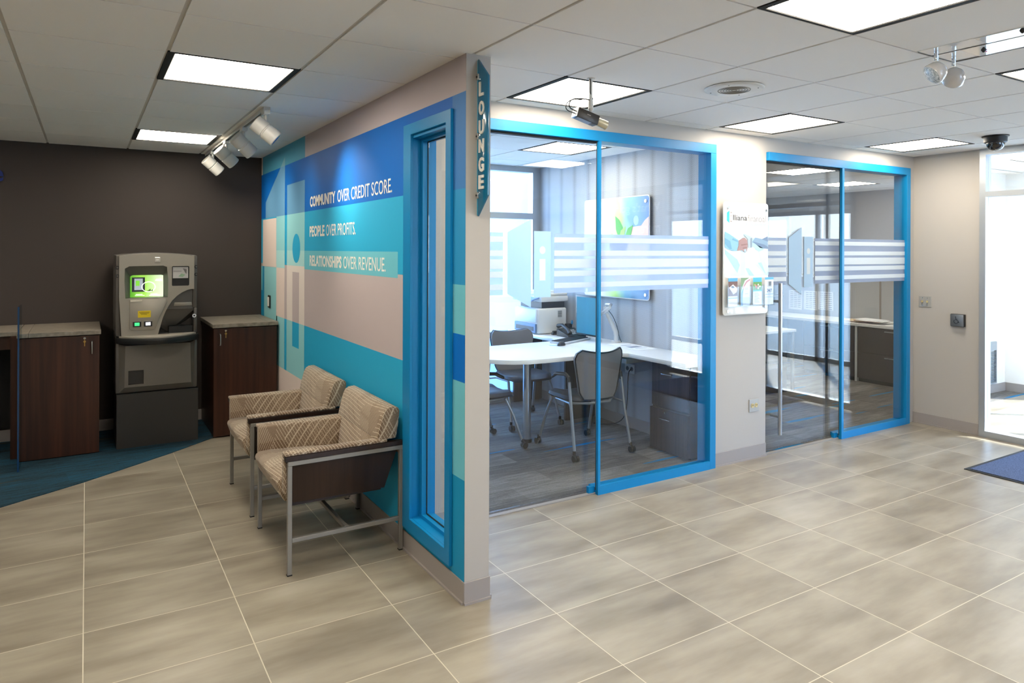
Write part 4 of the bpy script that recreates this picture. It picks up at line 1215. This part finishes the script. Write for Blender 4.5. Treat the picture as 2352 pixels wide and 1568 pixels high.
# emergency light with glossy exit-sign plate
t = thing('emergency_light', 'white glossy emergency light plate with two bulging round lamps', 'emergency light', (3.4, 1.4, CEIL))
GLW = mat('glossy_white_enamel', (232, 234, 236), .04, coat=1)
obj('base_plate', B(GLW).box(3.231, 3.552, .90, 1.742, CEIL - .002, CEIL + .001).m(mat('sign_groove', (84, 80, 74), .4)).box(3.544, 3.556, .90, 1.742, CEIL - .005, CEIL - .001).box(3.354, 3.359, .90, 1.738, CEIL - .004, CEIL - .002).box(3.24, 3.55, 1.738, 1.742, CEIL - .004, CEIL - .001), t, smooth=False)
CS = mat('chrome_strip', (235, 238, 240), .03, metal=1)
obj('channel', B(CS).box(3.236, 3.350, .90, 1.50, CEIL - .004, CEIL - .002), t, smooth=False)
obj('channel', B(CS).box(3.364, 3.540, .90, 1.62, CEIL - .004, CEIL - .002), t, smooth=False)
for x_, y_ in ((3.442, 1.559), (3.274, 1.338)):
    obj('connector', B(BLACK).lathe((x_, y_, CEIL - .004), [(0, 0), (.011, 0), (.008, -.006), (.003, -.012), (0, -.012)], 'z', 12).m(mat('red_tag', (214, 24, 60), .4)).box(x_ + .010, x_ + .026, y_ - .003, y_ + .003, CEIL - .010, CEIL - .006), t)
for (x_, y_, dv, side) in ((3.288, 1.685, Vector((-.667, .466, -.63)), 0), (3.452, 1.690, Vector((.55, .62, -.52)), 1)):
    dv = dv.normalized()
    ar_ = obj('lamp_arm', B(CHROME).cyl((x_, y_, CEIL - .004), (x_, y_, CEIL - .048), .0085, seg=14).box(x_ - .010, x_ + .010, y_ - .006, y_ + .006, CEIL - .046, CEIL - .018, .002), t)
    cc_ = Vector((x_, y_, CEIL - .098))
    hd = obj('lamp_head', B(mat('emergency_white', (206, 202, 198), .2, coat=.6)).lathe(cc_, [(0, -.042), (.018, -.040), (.034, -.030), (.045, -.012), (.049, .008), (.050, .020), (.048, .024), (.044, .024), (.040, .018), (0, .012)], dv, 30), t)
    obj('lamp_lens', B(mat_speckle('ribbed_silver_lens', (120, 132, 140), (214, 222, 226), .25, 120)).lathe(cc_, [(0, .034), (.024, .032), (.040, .027), (.046, .022)], dv, 26).m(CHROME).lathe(cc_, [(0, .014), (.020, .016), (.040, .021)], dv, 26), hd)

# ================================================================== FIRST OFFICE
DZ = .785
# white desk top: counter along the wall plus rounded peninsula
pts = [(3.875, 3.80), (4.305, 3.80), (4.305, 6.40), (3.875, 6.40), (3.875, 5.56), (3.80, 5.43), (3.72, 5.40), (3.12, 5.40)]
for k in range(1, 12):
    a = R(90 + 15 * k)
    pts.append((3.06 + .43 * math.cos(a) * 1.0, 4.97 + .43 * math.sin(a)))
pts += [(3.10, 4.54), (3.70, 4.54), (3.80, 4.52), (3.865, 4.44)]
t = thing('office_desk', 'white L-shaped desk with a rounded end in the first office', 'desk', (3.6, 4.97, 0))
obj('desktop', B(LAM_W).prism(pts, 'z', DZ - .034, DZ, .002), t)
obj('post_leg', B(STEEL).cyl((3.222, 5.004, .03), (3.222, 5.004, DZ - .035), .034, seg=32).m(BLACK).cyl((3.222, 5.004, .004), (3.222, 5.004, .032), .045), t)
obj('modesty_panel', B(ESPRESSO).box(3.90, 3.918, 4.62, 5.9, .22, DZ - .036), t, smooth=False) if False else None
obj('end_panel', B(ESPRESSO).box(3.93, 4.29, 5.42, 5.445, .01, DZ - .036), t, smooth=False)
obj('end_panel', B(ESPRESSO).box(3.93, 4.29, 6.36, 6.385, .01, DZ - .036), t, smooth=False)
obj('grommet_rail', B(WHITE_E).box(4.0, 4.28, 4.62, 5.38, .66, .70), t, smooth=False)
t = thing('drawer_pedestal', 'dark wood drawer pedestal standing under the near end of the white desk', 'drawer unit', (4.15, 4.1, 0))
obj('body', B(ESPRESSO).box(4.02, 4.300, 3.885, 4.31, .02, .748).m(RUBBER).box(4.04, 4.29, 3.90, 4.30, .004, .02), t, smooth=False)
for z0_, z1_, xo, hz in ((.375, .742, 4.004, .645), (.024, .358, 3.984, .285)):
    d = obj('drawer', B(ESPRESSO).box(xo, 4.022, 3.888, 4.306, z0_, z1_, .0015, 1), t, smooth=False)
    obj('handle', B(CHROME).tube([(xo, 4.18, hz - .004), (xo - .026, 4.175, hz), (xo - .026, 4.065, hz), (xo, 4.06, hz - .004)], .0045, 8, 1), d)
obj('lock', B(CHROME).cyl((3.984, 4.13, .335), (3.978, 4.13, .335), .008), t)
t = thing('wall_outlet', 'white double outlet under the desk on the patterned office wall', 'outlet', (4.31, 4.93, .55))
obj('plate', B(WHITE).box(4.302, 4.3095, 4.86, 4.99, .505, .59, .001, 1), t)
for s in (-.03, .03): obj('socket', B(mat('socket_grey', (120, 120, 124), .5)).cyl((4.303, 4.925 + s, .548), (4.300, 4.925 + s, .548), .02), t)
tag(obj('dangling_cable', B(BLACK).tube([(4.298, 4.895, .55), (4.26, 4.90, .52), (4.25, 4.89, .30), (4.25, 4.92, .10), (4.22, 5.05, .010), (4.10, 5.2, .010)], .004, 8, 2), loc=(4.25, 4.9, .01)), 'thin black power cord hanging from the outlet under the desk', 'cord')

# framed picture on the patterned wall
t = thing('sprout_picture', 'wide acrylic picture of hands holding a green sprout on the dotted wall', 'picture', (4.30, 5.1, 1.19))
obj('panel', B(PW).prism(rrect(4.640, 5.590, 1.195, 2.145, .03), 'x', 4.282, 4.288, .001), t)
SP = mat_gradient('sprout_backdrop', 'y', 4.64, 5.59, [(0, (70, 112, 176)), (.28, (112, 164, 190)), (.45, (178, 222, 120)), (.7, (226, 240, 190)), (1, (248, 250, 246))], .2, .35, 3.5)
pi = B(SP).poly([(4.2815, y, z) for y, z in rrect(4.648, 5.582, 1.203, 2.137, .025)])
def px_(m, pts, l):
    pi.m(m).poly([(4.2812 - .0004 * l, y, z) for y, z in pts])
px_(mat('sprout_palm', (240, 196, 180), .4), [(4.65, 1.95), (4.66, 1.40), (5.05, 1.33), (5.32, 1.47), (5.36, 1.56), (5.20, 1.62), (5.05, 1.60), (4.97, 1.77), (4.87, 1.86), (4.75, 1.87), (4.70, 1.92)], 1)
px_(mat('sprout_palm_light', (250, 226, 214), .4), [(4.655, 1.60), (4.66, 1.40), (5.0, 1.36), (4.98, 1.50), (4.80, 1.62)], 2)
px_(mat('sprout_soil', (74, 66, 84), .6), [(4.90, 1.75), (5.03, 1.78), (5.14, 1.77), (5.20, 1.68), (5.12, 1.60), (4.98, 1.60)], 3)
GL_ = mat('sprout_leaf', (84, 170, 56), .4); GL2 = mat('sprout_leaf_light', (160, 214, 96), .4)
px_(GL_, [(5.06, 1.76), (5.10, 1.84), (5.11, 1.97), (5.05, 1.93), (5.00, 1.86), (5.02, 1.79)], 4)
px_(GL2, [(5.06, 1.74), (5.03, 1.83), (4.96, 1.87), (4.98, 1.79)], 5)
px_(GL_, [(4.99, 1.74), (4.93, 1.85), (4.86, 1.88), (4.89, 1.77)], 5)
px_(GL2, [(5.06, 1.74), (5.16, 1.81), (5.20, 1.76), (5.12, 1.71)], 5)
px_(mat('sprout_bokeh', (160, 196, 222), .4), ell(4.82, 1.92, .035, .045, 20), 1)
obj('print', pi, t, smooth=False)
for y_, z_ in ((4.69, 2.09), (5.54, 2.09), (4.69, 1.245), (5.54, 1.245)):
    obj('standoff', B(CHROME).cyl((4.275, y_, z_), (4.282, y_, z_), .014, seg=20).cyl((4.288, y_, z_), (4.3095, y_, z_), .009), t)

# monitor on an arm
t = thing('computer_monitor', 'black computer monitor hanging low over the white desk on an arm', 'monitor', (4.06, 5.16, .795))
obj('shell', B(BLACK).box(4.045, 4.075, 5.08, 5.42, .835, 1.215, .004, 2), t)
obj('screen', B(mat('screen_reflection_teal', (10, 104, 128), .6, emit=.35)).box(4.0430, 4.0455, 5.092, 5.396, .852, 1.198), t, smooth=False)  # teal glow imitates a reflection in the office glass
obj('tilt_bracket', B(WHITE_E).cyl((4.075, 5.20, 1.03), (4.10, 5.20, 1.03), .05).cyl((4.10, 5.19, 1.03), (4.14, 5.14, 1.04), .016), t)
t = thing('monitor_arm', 'curved white monitor arm clamped to the desk below the sprout picture', 'monitor arm', (4.235, 5.04, DZ))
WA = mat('arm_white', (226, 228, 230), .3)
obj('base', B(WA).cyl((4.235, 5.04, DZ), (4.235, 5.04, DZ + .012), .045).cyl((4.235, 5.04, DZ + .012), (4.235, 5.04, DZ + .075), .022), t)
obj('lower_arm', B(WA).tube([(4.235, 5.04, DZ + .07), (4.232, 5.045, DZ + .10), (4.19, 5.13, DZ + .28)], [.024, .023, .020], 14).cyl((4.19, 5.13, DZ + .27), (4.19, 5.13, DZ + .325), .026), t)
obj('upper_arm', B(WA).tube([(4.19, 5.13, DZ + .345), (4.17, 5.02, DZ + .35), (4.14, 5.12, DZ + .27)], .017, 12, 1), t)
obj('cable', B(BLACK).tube([(4.16, 5.08, DZ + .31), (4.18, 5.02, DZ + .25), (4.215, 5.0, DZ + .15), (4.24, 5.0, DZ + .05), (4.26, 4.99, DZ + .004)], .003, 6, 2), t)

t = thing('keyboard', 'black and silver keyboard lying on the white desk', 'keyboard', (3.93, 5.30, DZ))
kb = B(mat('keyboard_silver', (196, 200, 206), .35)); ang = math.atan2(.17, .42)
Mk = Matrix.Translation((3.90, 5.30, DZ)) @ Matrix.Rotation(R(22), 4, 'Z')
def kbox(b, m, *a, bev=0):
    tb = B(m); tb.box(*a, bev); b.m(m); b.join(tb.bm, Mk); return b
kbox(kb, MATS['keyboard_silver'], -.23, .23, -.085, .085, .001, .018, bev=.004)
obj('case', kb, t)
kk = B(BLACK); kbox(kk, BLACK, -.222, .222, -.062, .078, .018, .020)
for r_ in range(5):
    for c_ in range(17): kbox(kk, BLACK, -.219 + c_ * .026, -.197 + c_ * .026, -.06 + r_ * .027, -.037 + r_ * .027, .020, .025)
obj('keys', kk, t, smooth=False)
b = B(mat('mouse_grey', (52, 52, 56), .35))
def mouse_fn(u, v):
    a = 2 * math.pi * u; ph = v * math.pi / 2
    return Vector((3.655, 5.11, DZ + .002)) + Matrix.Rotation(R(25), 3, 'Z') @ Vector((.058 * math.cos(a) * math.cos(ph), .032 * math.sin(a) * math.cos(ph), .038 * math.sin(ph)))
b.grid(mouse_fn, 20, 6)
t = thing('computer_mouse', 'dark grey computer mouse beside the keyboard', 'mouse', (3.655, 5.11, DZ)); obj('shell', b, t)
obj('foot_skid', B(BLACK).cyl((3.655, 5.11, DZ + .0005), (3.655, 5.11, DZ + .003), .028), t)
tag(obj('desk_slip', B(mat('pale_blue_paper', (150, 196, 236), .5)).box(3.56, 3.64, 5.13, 5.16, DZ + .0005, DZ + .002), loc=(3.6, 5.14, DZ)), 'pale blue slip lying by the computer mouse', 'paper')

t = thing('desk_phone', 'black desk phone with handset between the printer and the monitor', 'phone', (4.12, 5.60, DZ))
obj('base', B(BLACK).prism([(5.50, DZ + .001), (5.70, DZ + .001), (5.70, DZ + .075), (5.50, DZ + .02)], 'x', 4.02, 4.24, .003), t)
hs = B(BLACK).tube([(4.04, 5.50, DZ + .045), (4.04, 5.53, DZ + .075), (4.04, 5.63, DZ + .115), (4.04, 5.70, DZ + .10)], [.022, .017, .017, .024], 12)
obj('handset', hs, t)
kb_ = B(mat('phone_keys', (206, 208, 210), .5))
for r_ in range(4):
    for c_ in range(3): kb_.box(4.10 + c_ * .03, 4.12 + c_ * .03, 5.53 + r_ * .03, 5.548 + r_ * .03, DZ + .030 + r_ * .0085, DZ + .038 + r_ * .0085)
obj('keypad', kb_, t, smooth=False)
t = thing('pen_cup', 'black cup holding a blue round-topped item beside the printer', 'cup', (4.225, 5.77, DZ))
obj('cup', B(BLACK).lathe((4.215, 5.765, DZ), [(0, .001), (.030, .001), (.040, .105), (.036, .105), (.027, .01), (0, .01)], 'z', 20), t)
obj('blue_topper', B(mat('clear_blue', (40, 150, 214), .2)).lathe((4.245, 5.745, DZ + .12), [(0, -.003), (.024, -.003), (.024, .003), (0, .003)], (.6, -.8, 0), 20).cyl((4.23, 5.755, DZ + .06), (4.243, 5.747, DZ + .105), .003), t)
tag(obj('stapler', B(BLACK).box(4.02, 4.17, 5.76, 5.80, DZ + .001, DZ + .025, .006, 2).box(4.03, 4.16, 5.765, 5.795, DZ + .026, DZ + .042, .006, 2), loc=(4.1, 5.78, DZ)), 'small black stapler in front of the printer', 'stapler')
tag(obj('paper_sheet', B(mat('sheet_white', (240, 241, 244), .6)).prism([(4.03, 4.52), (4.25, 4.50), (4.28, 4.92), (4.08, 4.98)], 'z', DZ + .0005, DZ + .002).m(mat('sheet_print', (150, 156, 172), .6)).box(4.09, 4.22, 4.60, 4.61, DZ + .002, DZ + .0024).box(4.09, 4.22, 4.66, 4.74, DZ + .002, DZ + .0024).box(4.10, 4.22, 4.80, 4.82, DZ + .002, DZ + .0024), smooth=False, loc=(4.15, 4.75, DZ)), 'printed white sheet on the desk counter by the arm', 'paper')

# printer
t = thing('laser_printer', 'grey-white multifunction laser printer with scanner lid on the desk', 'printer', (4.09, 6.08, DZ))
PB = mat('printer_body', (220, 220, 218), .4); PD = mat('printer_dark', (34, 38, 46), .45)
obj('body', B(PB).box(3.905, 4.265, 5.862, 6.30, DZ + .006, 1.050, .02, 3), t)
obj('front_cover', B(mat('printer_front', (214, 226, 236), .4)).box(3.890, 3.906, 5.885, 6.285, .905, 1.040, .006, 2), t)
obj('paper_tray', B(mat('tray_blue_grey', (96, 124, 160), .5)).box(3.885, 3.906, 5.885, 6.285, .800, .892, .004, 1).m(PD).box(3.882, 3.886, 5.92, 6.25, .82, .862), t)
ot = obj('output_bay', B(PD).box(3.96, 4.245, 5.88, 6.28, 1.048, 1.115), t, smooth=False)
obj('scanner', B(PB).box(3.93, 4.27, 5.845, 6.31, 1.115, 1.175, .012, 2), t)
obj('lid', B(OFFW).box(3.95, 4.265, 5.85, 6.30, 1.177, 1.205, .010, 2).box(4.0, 4.22, 5.93, 6.24, 1.205, 1.222, .006, 2), t)
obj('control_panel', B(mat('panel_blue', (120, 150, 200), .4)).prism([(3.84, 1.125), (3.93, 1.15), (3.93, 1.165), (3.84, 1.14)], 'y', 5.88, 6.25, .003), t)
vb = B(mat('vent_dark', (60, 60, 62), .6))
for k in range(8): vb.box(4.15, 4.20, 5.8600, 5.8625, .955 + .0085 * k, .9585 + .0085 * k)
obj('vent', vb, t, smooth=False)

# office chairs on castors
LEA = mat('charcoal_leather', (50, 54, 64), .42); SHELL = mat('grey_backrest', (122, 118, 118), .5)
CHF = mat('chair_silver', (158, 160, 162), .35, metal=.8)
def office_chair(label):
    t = thing('office_chair', label, 'chair', (0, 0, 0), 'office guest chairs')
    # faces +y
    def seat(u, v):
        a = 2 * math.pi * u
        p = 4.0
        c, s = math.cos(a), math.sin(a)
        k = (abs(c) ** p + abs(s) ** p) ** (-1 / p)
        prof = [(0, .425), (.75, .425), (.95, .432), (1.0, .447), (.97, .463), (.85, .472), (.5, .467), (0, .462)]
        r_, z = prof[min(7, round(v * 7))]
        return Vector((.235 * r_ * k * c, .03 + .23 * r_ * k * s, z + (.012 * (abs(c * k * r_) ** 2) if z > .45 else 0) - (.02 if (s * k * r_ > .8 and z > .44) else 0)))
    obj('seat', B(LEA).grid(seat, 40, 7), t)
    def back(side):
        def f_(u, v):
            z = .46 + .385 * v
            wdt = .172 + .058 * min(1, v * 1.25) - .02 * max(0, v - .9) * 10 * .5
            if v > .86: wdt *= 1 - .16 * ((v - .86) / .14) ** 2
            if v < .12: wdt *= .86 + .14 * (v / .12)
            x = (2 * u - 1) * wdt
            y = -.235 - .05 * v + .055 * (x / .2) ** 2 + side
            if v > .85: z += .028 * (abs(x) / .2) ** 2 * ((v - .85) / .15) - .014 * ((v - .85) / .15)
            return Vector((x, y, z))
        return f_
    bk = B(SHELL)
    n1, n2 = 16, 14
    A = [[bk.bm.verts.new(back(-.012)(i / n1, j / n2)) for j in range(n2 + 1)] for i in range(n1 + 1)]
    Z = [[bk.bm.verts.new(back(.012)(i / n1, j / n2)) for j in range(n2 + 1)] for i in range(n1 + 1)]
    for i in range(n1):
        for j in range(n2):
            bk._face((A[i][j], A[i][j + 1], A[i + 1][j + 1], A[i + 1][j]))
            bk._face((Z[i][j], Z[i + 1][j], Z[i + 1][j + 1], Z[i][j + 1]))
    for j in range(n2):
        bk._face((A[0][j], Z[0][j], Z[0][j + 1], A[0][j + 1])); bk._face((A[n1][j], A[n1][j + 1], Z[n1][j + 1], Z[n1][j]))
    for i in range(n1):
        bk._face((A[i][0], A[i + 1][0], Z[i + 1][0], Z[i][0])); bk._face((A[i][n2], Z[i][n2], Z[i + 1][n2], A[i + 1][n2]))
    obj('backrest', bk, t)
    rim = B(BLACK)
    ed = [back(-.013)(0, j / 14) for j in range(15)] + [back(-.013)(i / 16, 1) for i in range(1, 17)] + [back(-.013)(1, j / 14) for j in range(13, -1, -1)]
    rim.tube(ed, .006, 8); obj('back_trim', rim, t)
    for s in (-1, 1):
        obj('leg', B(CHF).tube([(s * .275, -.275, .075), (s * .262, -.215, .35), (s * .258, -.175, .60)], .0125, 10), t)
        obj('leg', B(CHF).tube([(s * .255, .27, .075), (s * .235, .20, .28), (s * .215, .135, .425)], .0125, 10), t)
        obj('armrest', B(BLACK).tube([(s * .258, -.175, .58), (s * .258, -.165, .635), (s * .258, -.12, .655), (s * .25, .02, .64), (s * .24, .10, .60)], [.014, .015, .016, .015, .012], 10, 0), t)
        obj('side_bar', B(CHF).tube([(s * .261, -.205, .40), (s * .215, -.12, .418), (s * .20, .10, .418)], .010, 8), t)
        for y_ in (-.285, .285):
            cx_ = s * (.278 if y_ < 0 else .258)
            cb = B(BLACK).cyl((cx_, y_ * .97, .055), (cx_, y_ * .97, .085), .013, seg=14)
            cb.cyl((cx_ - .021, y_ * 1.03, .029), (cx_ - .003, y_ * 1.03, .029), .025, seg=20).cyl((cx_ + .003, y_ * 1.03, .029), (cx_ + .021, y_ * 1.03, .029), .025, seg=20)
            cb.lathe((cx_, y_ * 1.0, .042), [(0, -.018), (.016, -.012), (.018, .004), (.010, .018), (0, .018)], 'z', 14)
            obj('caster', cb, t)
    obj('back_bracket', B(CHF).tube([(-.20, -.12, .418), (-.10, -.225, .425), (.10, -.225, .425), (.20, -.12, .418)], .010, 8), t)
    return t
c1_ = office_chair('grey-backed office chair seen from behind through the glass, nearest the glass front')
c1_.location = (3.515, 4.60, .004); c1_.rotation_euler = (0, 0, R(-2))
dup(c1_, (3.56, 5.62, .004), R(176), 'office chair behind the white desk, facing out, in front of the window')
dup(c1_, (2.80, 5.10, .004), R(-90), 'office chair under the round desk end, half hidden by the wall end')

# ================================================================== SECOND OFFICE
CAB = mat('brown_black_metal', (62, 54, 50), .45)
def lateral(y0_, y1_, label, nd=2, hn=True):
    t = thing('file_cabinet', label, 'file cabinet', (8.55, (y0_ + y1_) / 2, 0), 'file cabinets under the counter')
    obj('body', B(CAB).box(8.318, 8.80, y0_, y1_, .05, .70).m(RUBBER).box(8.33, 8.80, y0_, y1_, .004, .05), t, smooth=False)
    for k in range(nd):
        z0_ = .055 + (.642 / nd) * k; z1_ = z0_ + .642 / nd - .005
        d = obj('drawer', B(CAB).box(8.300, 8.318, y0_ + .003, y1_ - .003, z0_, z1_, .001, 1), t, smooth=False)
        yc = y0_ + (y1_ - y0_) * .42
        obj('handle', B(STEEL).box(8.276, 8.284, yc - .16, yc + .16, z1_ - .035, z1_ - .022, .001, 1).box(8.282, 8.300, yc - .14, yc - .13, z1_ - .033, z1_ - .024).box(8.282, 8.300, yc + .13, yc + .14, z1_ - .033, z1_ - .024), d, smooth=False)
    return t
lateral(4.30, 5.195, 'brown-black two-drawer file cabinet beside the pale filler strip, nearest the corner')
lateral(5.235, 5.97, 'brown-black file cabinet on the far side of the pale filler strip', 2)
lateral(6.60, 7.40, 'brown-black file cabinet farthest along the counter, behind the door')
tag(obj('filler_strip', B(mat('pale_filler', (206, 208, 208), .4)).box(8.30, 8.80, 5.20, 5.23, .004, .70), smooth=False, loc=(8.5, 5.215, 0)), 'pale filler strip between two brown-black file cabinets', 'filler panel')
t = thing('counter_run', 'long white counter above the brown-black file cabinets', 'counter', (8.55, 6.0, .70))
obj('worktop', B(LAM_W).box(8.285, 8.86, 4.06, 8.60, .702, .735, .002, 1), t)
obj('support_panel', B(WALL_G).box(8.32, 8.80, 8.57, 8.60, .004, .70), t, smooth=False)
PT = mat('tackboard_grey', (184, 186, 190), .8)
t = thing('desk_partition', 'grey fabric tackboard partition behind the white counter', 'partition', (8.9, 6.2, 0))
obj('tackboard', B(PT).box(8.88, 8.93, 5.25, 8.60, .02, 1.30), t, smooth=False)
obj('tackboard', B(PT).box(8.88, 8.93, 4.06, 5.23, .02, 1.30), t, smooth=False)
obj('edge_trim', B(mat('partition_trim', (150, 142, 134), .4)).box(8.87, 8.94, 5.23, 5.25, .004, 1.31).box(8.87, 8.94, 4.06, 8.60, 1.30, 1.315).box(8.87, 8.94, 4.06, 8.60, .004, .02), t, smooth=False)
SH = MATS['sheet_white']; SPR = MATS['sheet_print']
for k, (ya, yb, za, zb, lab) in enumerate(((6.411, 6.633, .787, 1.067, 'leftmost of three printed sheets pinned above the white counter'),
                                        (6.165, 6.375, .800, 1.072, 'middle of three printed sheets pinned above the white counter'),
                                        (5.914, 6.150, .815, 1.073, 'rightmost of three printed sheets pinned above the white counter'))):
    b = B(SH).box(8.876, 8.8795, ya, yb, za, zb); b.m(SPR)
    for r_ in range(9):
        for c_ in range(3):
            y_ = ya + .02 + (yb - ya - .04) * c_ / 3
            b.box(8.8752, 8.876, y_, y_ + (yb - ya) * .22, zb - .03 - r_ * .027, zb - .022 - r_ * .027)
    tag(obj('pinned_sheet', b, smooth=False, loc=(8.876, ya, za)), lab, 'paper', 'printed sheets pinned above the counter')
t = thing('paper_stack', 'loose stack of papers and coloured folders on the white counter', 'papers', (8.5, 5.15, .735))
rnd = random.Random(5)
for k in range(7):
    m_ = (mat('folder_pink', (226, 190, 206), .6), SH, mat('folder_buff', (214, 196, 164), .6), SH, mat('folder_rust', (186, 120, 96), .6), SH, SH)[k]
    a0 = rnd.uniform(-.25, .25); M2 = Matrix.Translation((8.50 + rnd.uniform(-.04, .04), 5.14 + (.16 if k < 3 else -.02) + rnd.uniform(-.06, .06), .7355 + .006 * k)) @ Matrix.Rotation(a0, 4, 'Z')
    tb = B(m_); tb.box(-.11, .11, -.17, .17, 0, .0055)
    bb_ = B(m_); bb_.join(tb.bm, M2); obj('paper_layer', bb_, t, smooth=False)
t = thing('computer_tower', 'dark computer box standing on the far counter end, behind the door handle', 'computer', (8.6, 7.2, .735))
obj('case', B(PD).box(8.42, 8.76, 7.0, 7.62, .737, .97, .004, 1), t)
obj('shelf_top', B(mat('shelf_grey', (120, 114, 106), .4)).box(8.40, 8.80, 6.66, 7.64, .972, 1.0, .002, 1), t)
# side table near the glass door
t = thing('side_desk', 'white-topped side desk with slim metal frame, behind the sliding door handle', 'desk', (6.4, 5.55, 0))
obj('desktop', B(LAM_W).box(5.6, 7.10, 5.20, 5.90, .700, .728, .002, 1), t)
fr = B(FRAME_S)
for y_ in (5.215, 5.86): obj('leg', B(FRAME_S).box(7.05, 7.085, y_, y_ + .025, .004, .70), t, smooth=False)
obj('frame_rail', B(FRAME_S).box(7.05, 7.085, 5.24, 5.86, .004, .03).box(7.05, 7.085, 5.24, 5.86, .665, .70), t, smooth=False)
obj('file_pedestal', B(CAB).box(6.35, 6.98, 5.24, 5.86, .01, .29), t, smooth=False)
obj('leg', B(FRAME_S).box(5.62, 5.655, 5.215, 5.24, .004, .70), t, smooth=False)
obj('leg', B(FRAME_S).box(5.62, 5.655, 5.86, 5.885, .004, .70), t, smooth=False)
t = thing('letter_tray', 'white stacked letter tray on the side desk behind the door handle', 'letter tray', (6.5, 5.5, .728))
for k in range(3): obj('tray', B(WHITE).box(6.33, 6.66, 5.35, 5.60, .7285 + k * .034, .7325 + k * .034).box(6.33, 6.66, 5.595, 5.60, .7285 + k * .034, .760 + k * .034).box(6.33, 6.335, 5.35, 5.595, .7325 + k * .034, .762 + k * .034), t, smooth=False)

# ================================================================== ENTRANCE
t = thing('door_mat', 'dark blue entrance mat with pale lettering and black rubber edge', 'door mat', (6.2, 1.9, 0))
MATB = mat_speckle('blue_mat_pile', (58, 70, 98), (96, 110, 144), .95, 160)
obj('rubber_edge', B(RUBBER).box(5.66, 6.78, .90, 2.69, .0005, .006, .002, 1), t)
obj('pile', B(MATB).box(5.69, 6.75, .93, 2.66, .006, .011, .002, 1), t)
ml = letters('illiana', (6.26, 2.50, .0112), (0, -1, 0), (1, 0, 0), 1.1, .20, .02, 0, .0008, mt=mat('mat_lettering', (176, 186, 206), .9))
obj('lettering', ml, t, smooth=False)
t = thing('wall_heater', 'tall slim grey louvred heater grille on the vestibule wall', 'heater', (8.97, 3.96, .12))
obj('frame', B(mat('heater_frame', (150, 156, 160), .4)).plate([(8.90, .115), (9.05, .115), (9.05, .60), (8.90, .60)], [[(8.912, .13), (9.038, .13), (9.038, .50), (8.912, .50)]], 'y', 3.945, 3.969), t, smooth=False)
lv = B(mat('heater_louvre', (90, 98, 104), .5))
for k in range(20): lv.box(8.912, 9.038, 3.950, 3.958, .134 + k * .018, .142 + k * .018)
obj('louvre', lv, t, smooth=False)

# things behind the photographer that the glass fronts mirror
t = thing('welcome_counter', 'teal-fronted welcome counter outside the frame, mirrored in the office glass', 'counter', (6.4, -.2, 0))
obj('front_panel', B(mat('teal_laminate', (30, 140, 170), .35)).box(6.20, 6.23, -.9, .30, .10, 1.10), t, smooth=False)
obj('worktop', B(LAM_W).box(6.17, 6.60, -.93, .315, 1.10, 1.135, .002, 1), t)
obj('side_panel', B(WALNUT).box(6.23, 6.58, -.9, -.87, .02, 1.10).box(6.23, 6.58, .27, .30, .02, 1.10).m(RUBBER).box(6.22, 6.56, -.88, .28, 0, .10), t, smooth=False)
t = thing('news_poster', "navy wall poster reading What's going, mirrored in the first glass front", 'poster', (6.81, -.1, 1.3))
obj('panel', B(mat('poster_navy', (30, 62, 124), .4)).box(6.802, 6.818, -.85, .28, 1.45, 2.42, .002, 1), t)
nb = letters("What's going", (6.801, .24, 2.16), (0, -1, 0), (0, 0, 1), 1.05, .17, .015, mt=mat('news_white', (236, 240, 244), .4))
letters('more', (6.801, .24, 1.88), (0, -1, 0), (0, 0, 1), .40, .12, .015, b=nb)
letters('qué', (6.801, .24, 1.68), (0, -1, 0), (0, 0, 1), .20, .11, b=nb)
letters('en la', (6.801, .24, 1.52), (0, -1, 0), (0, 0, 1), .26, .10, b=nb)
obj('lettering', nb, t, smooth=False)
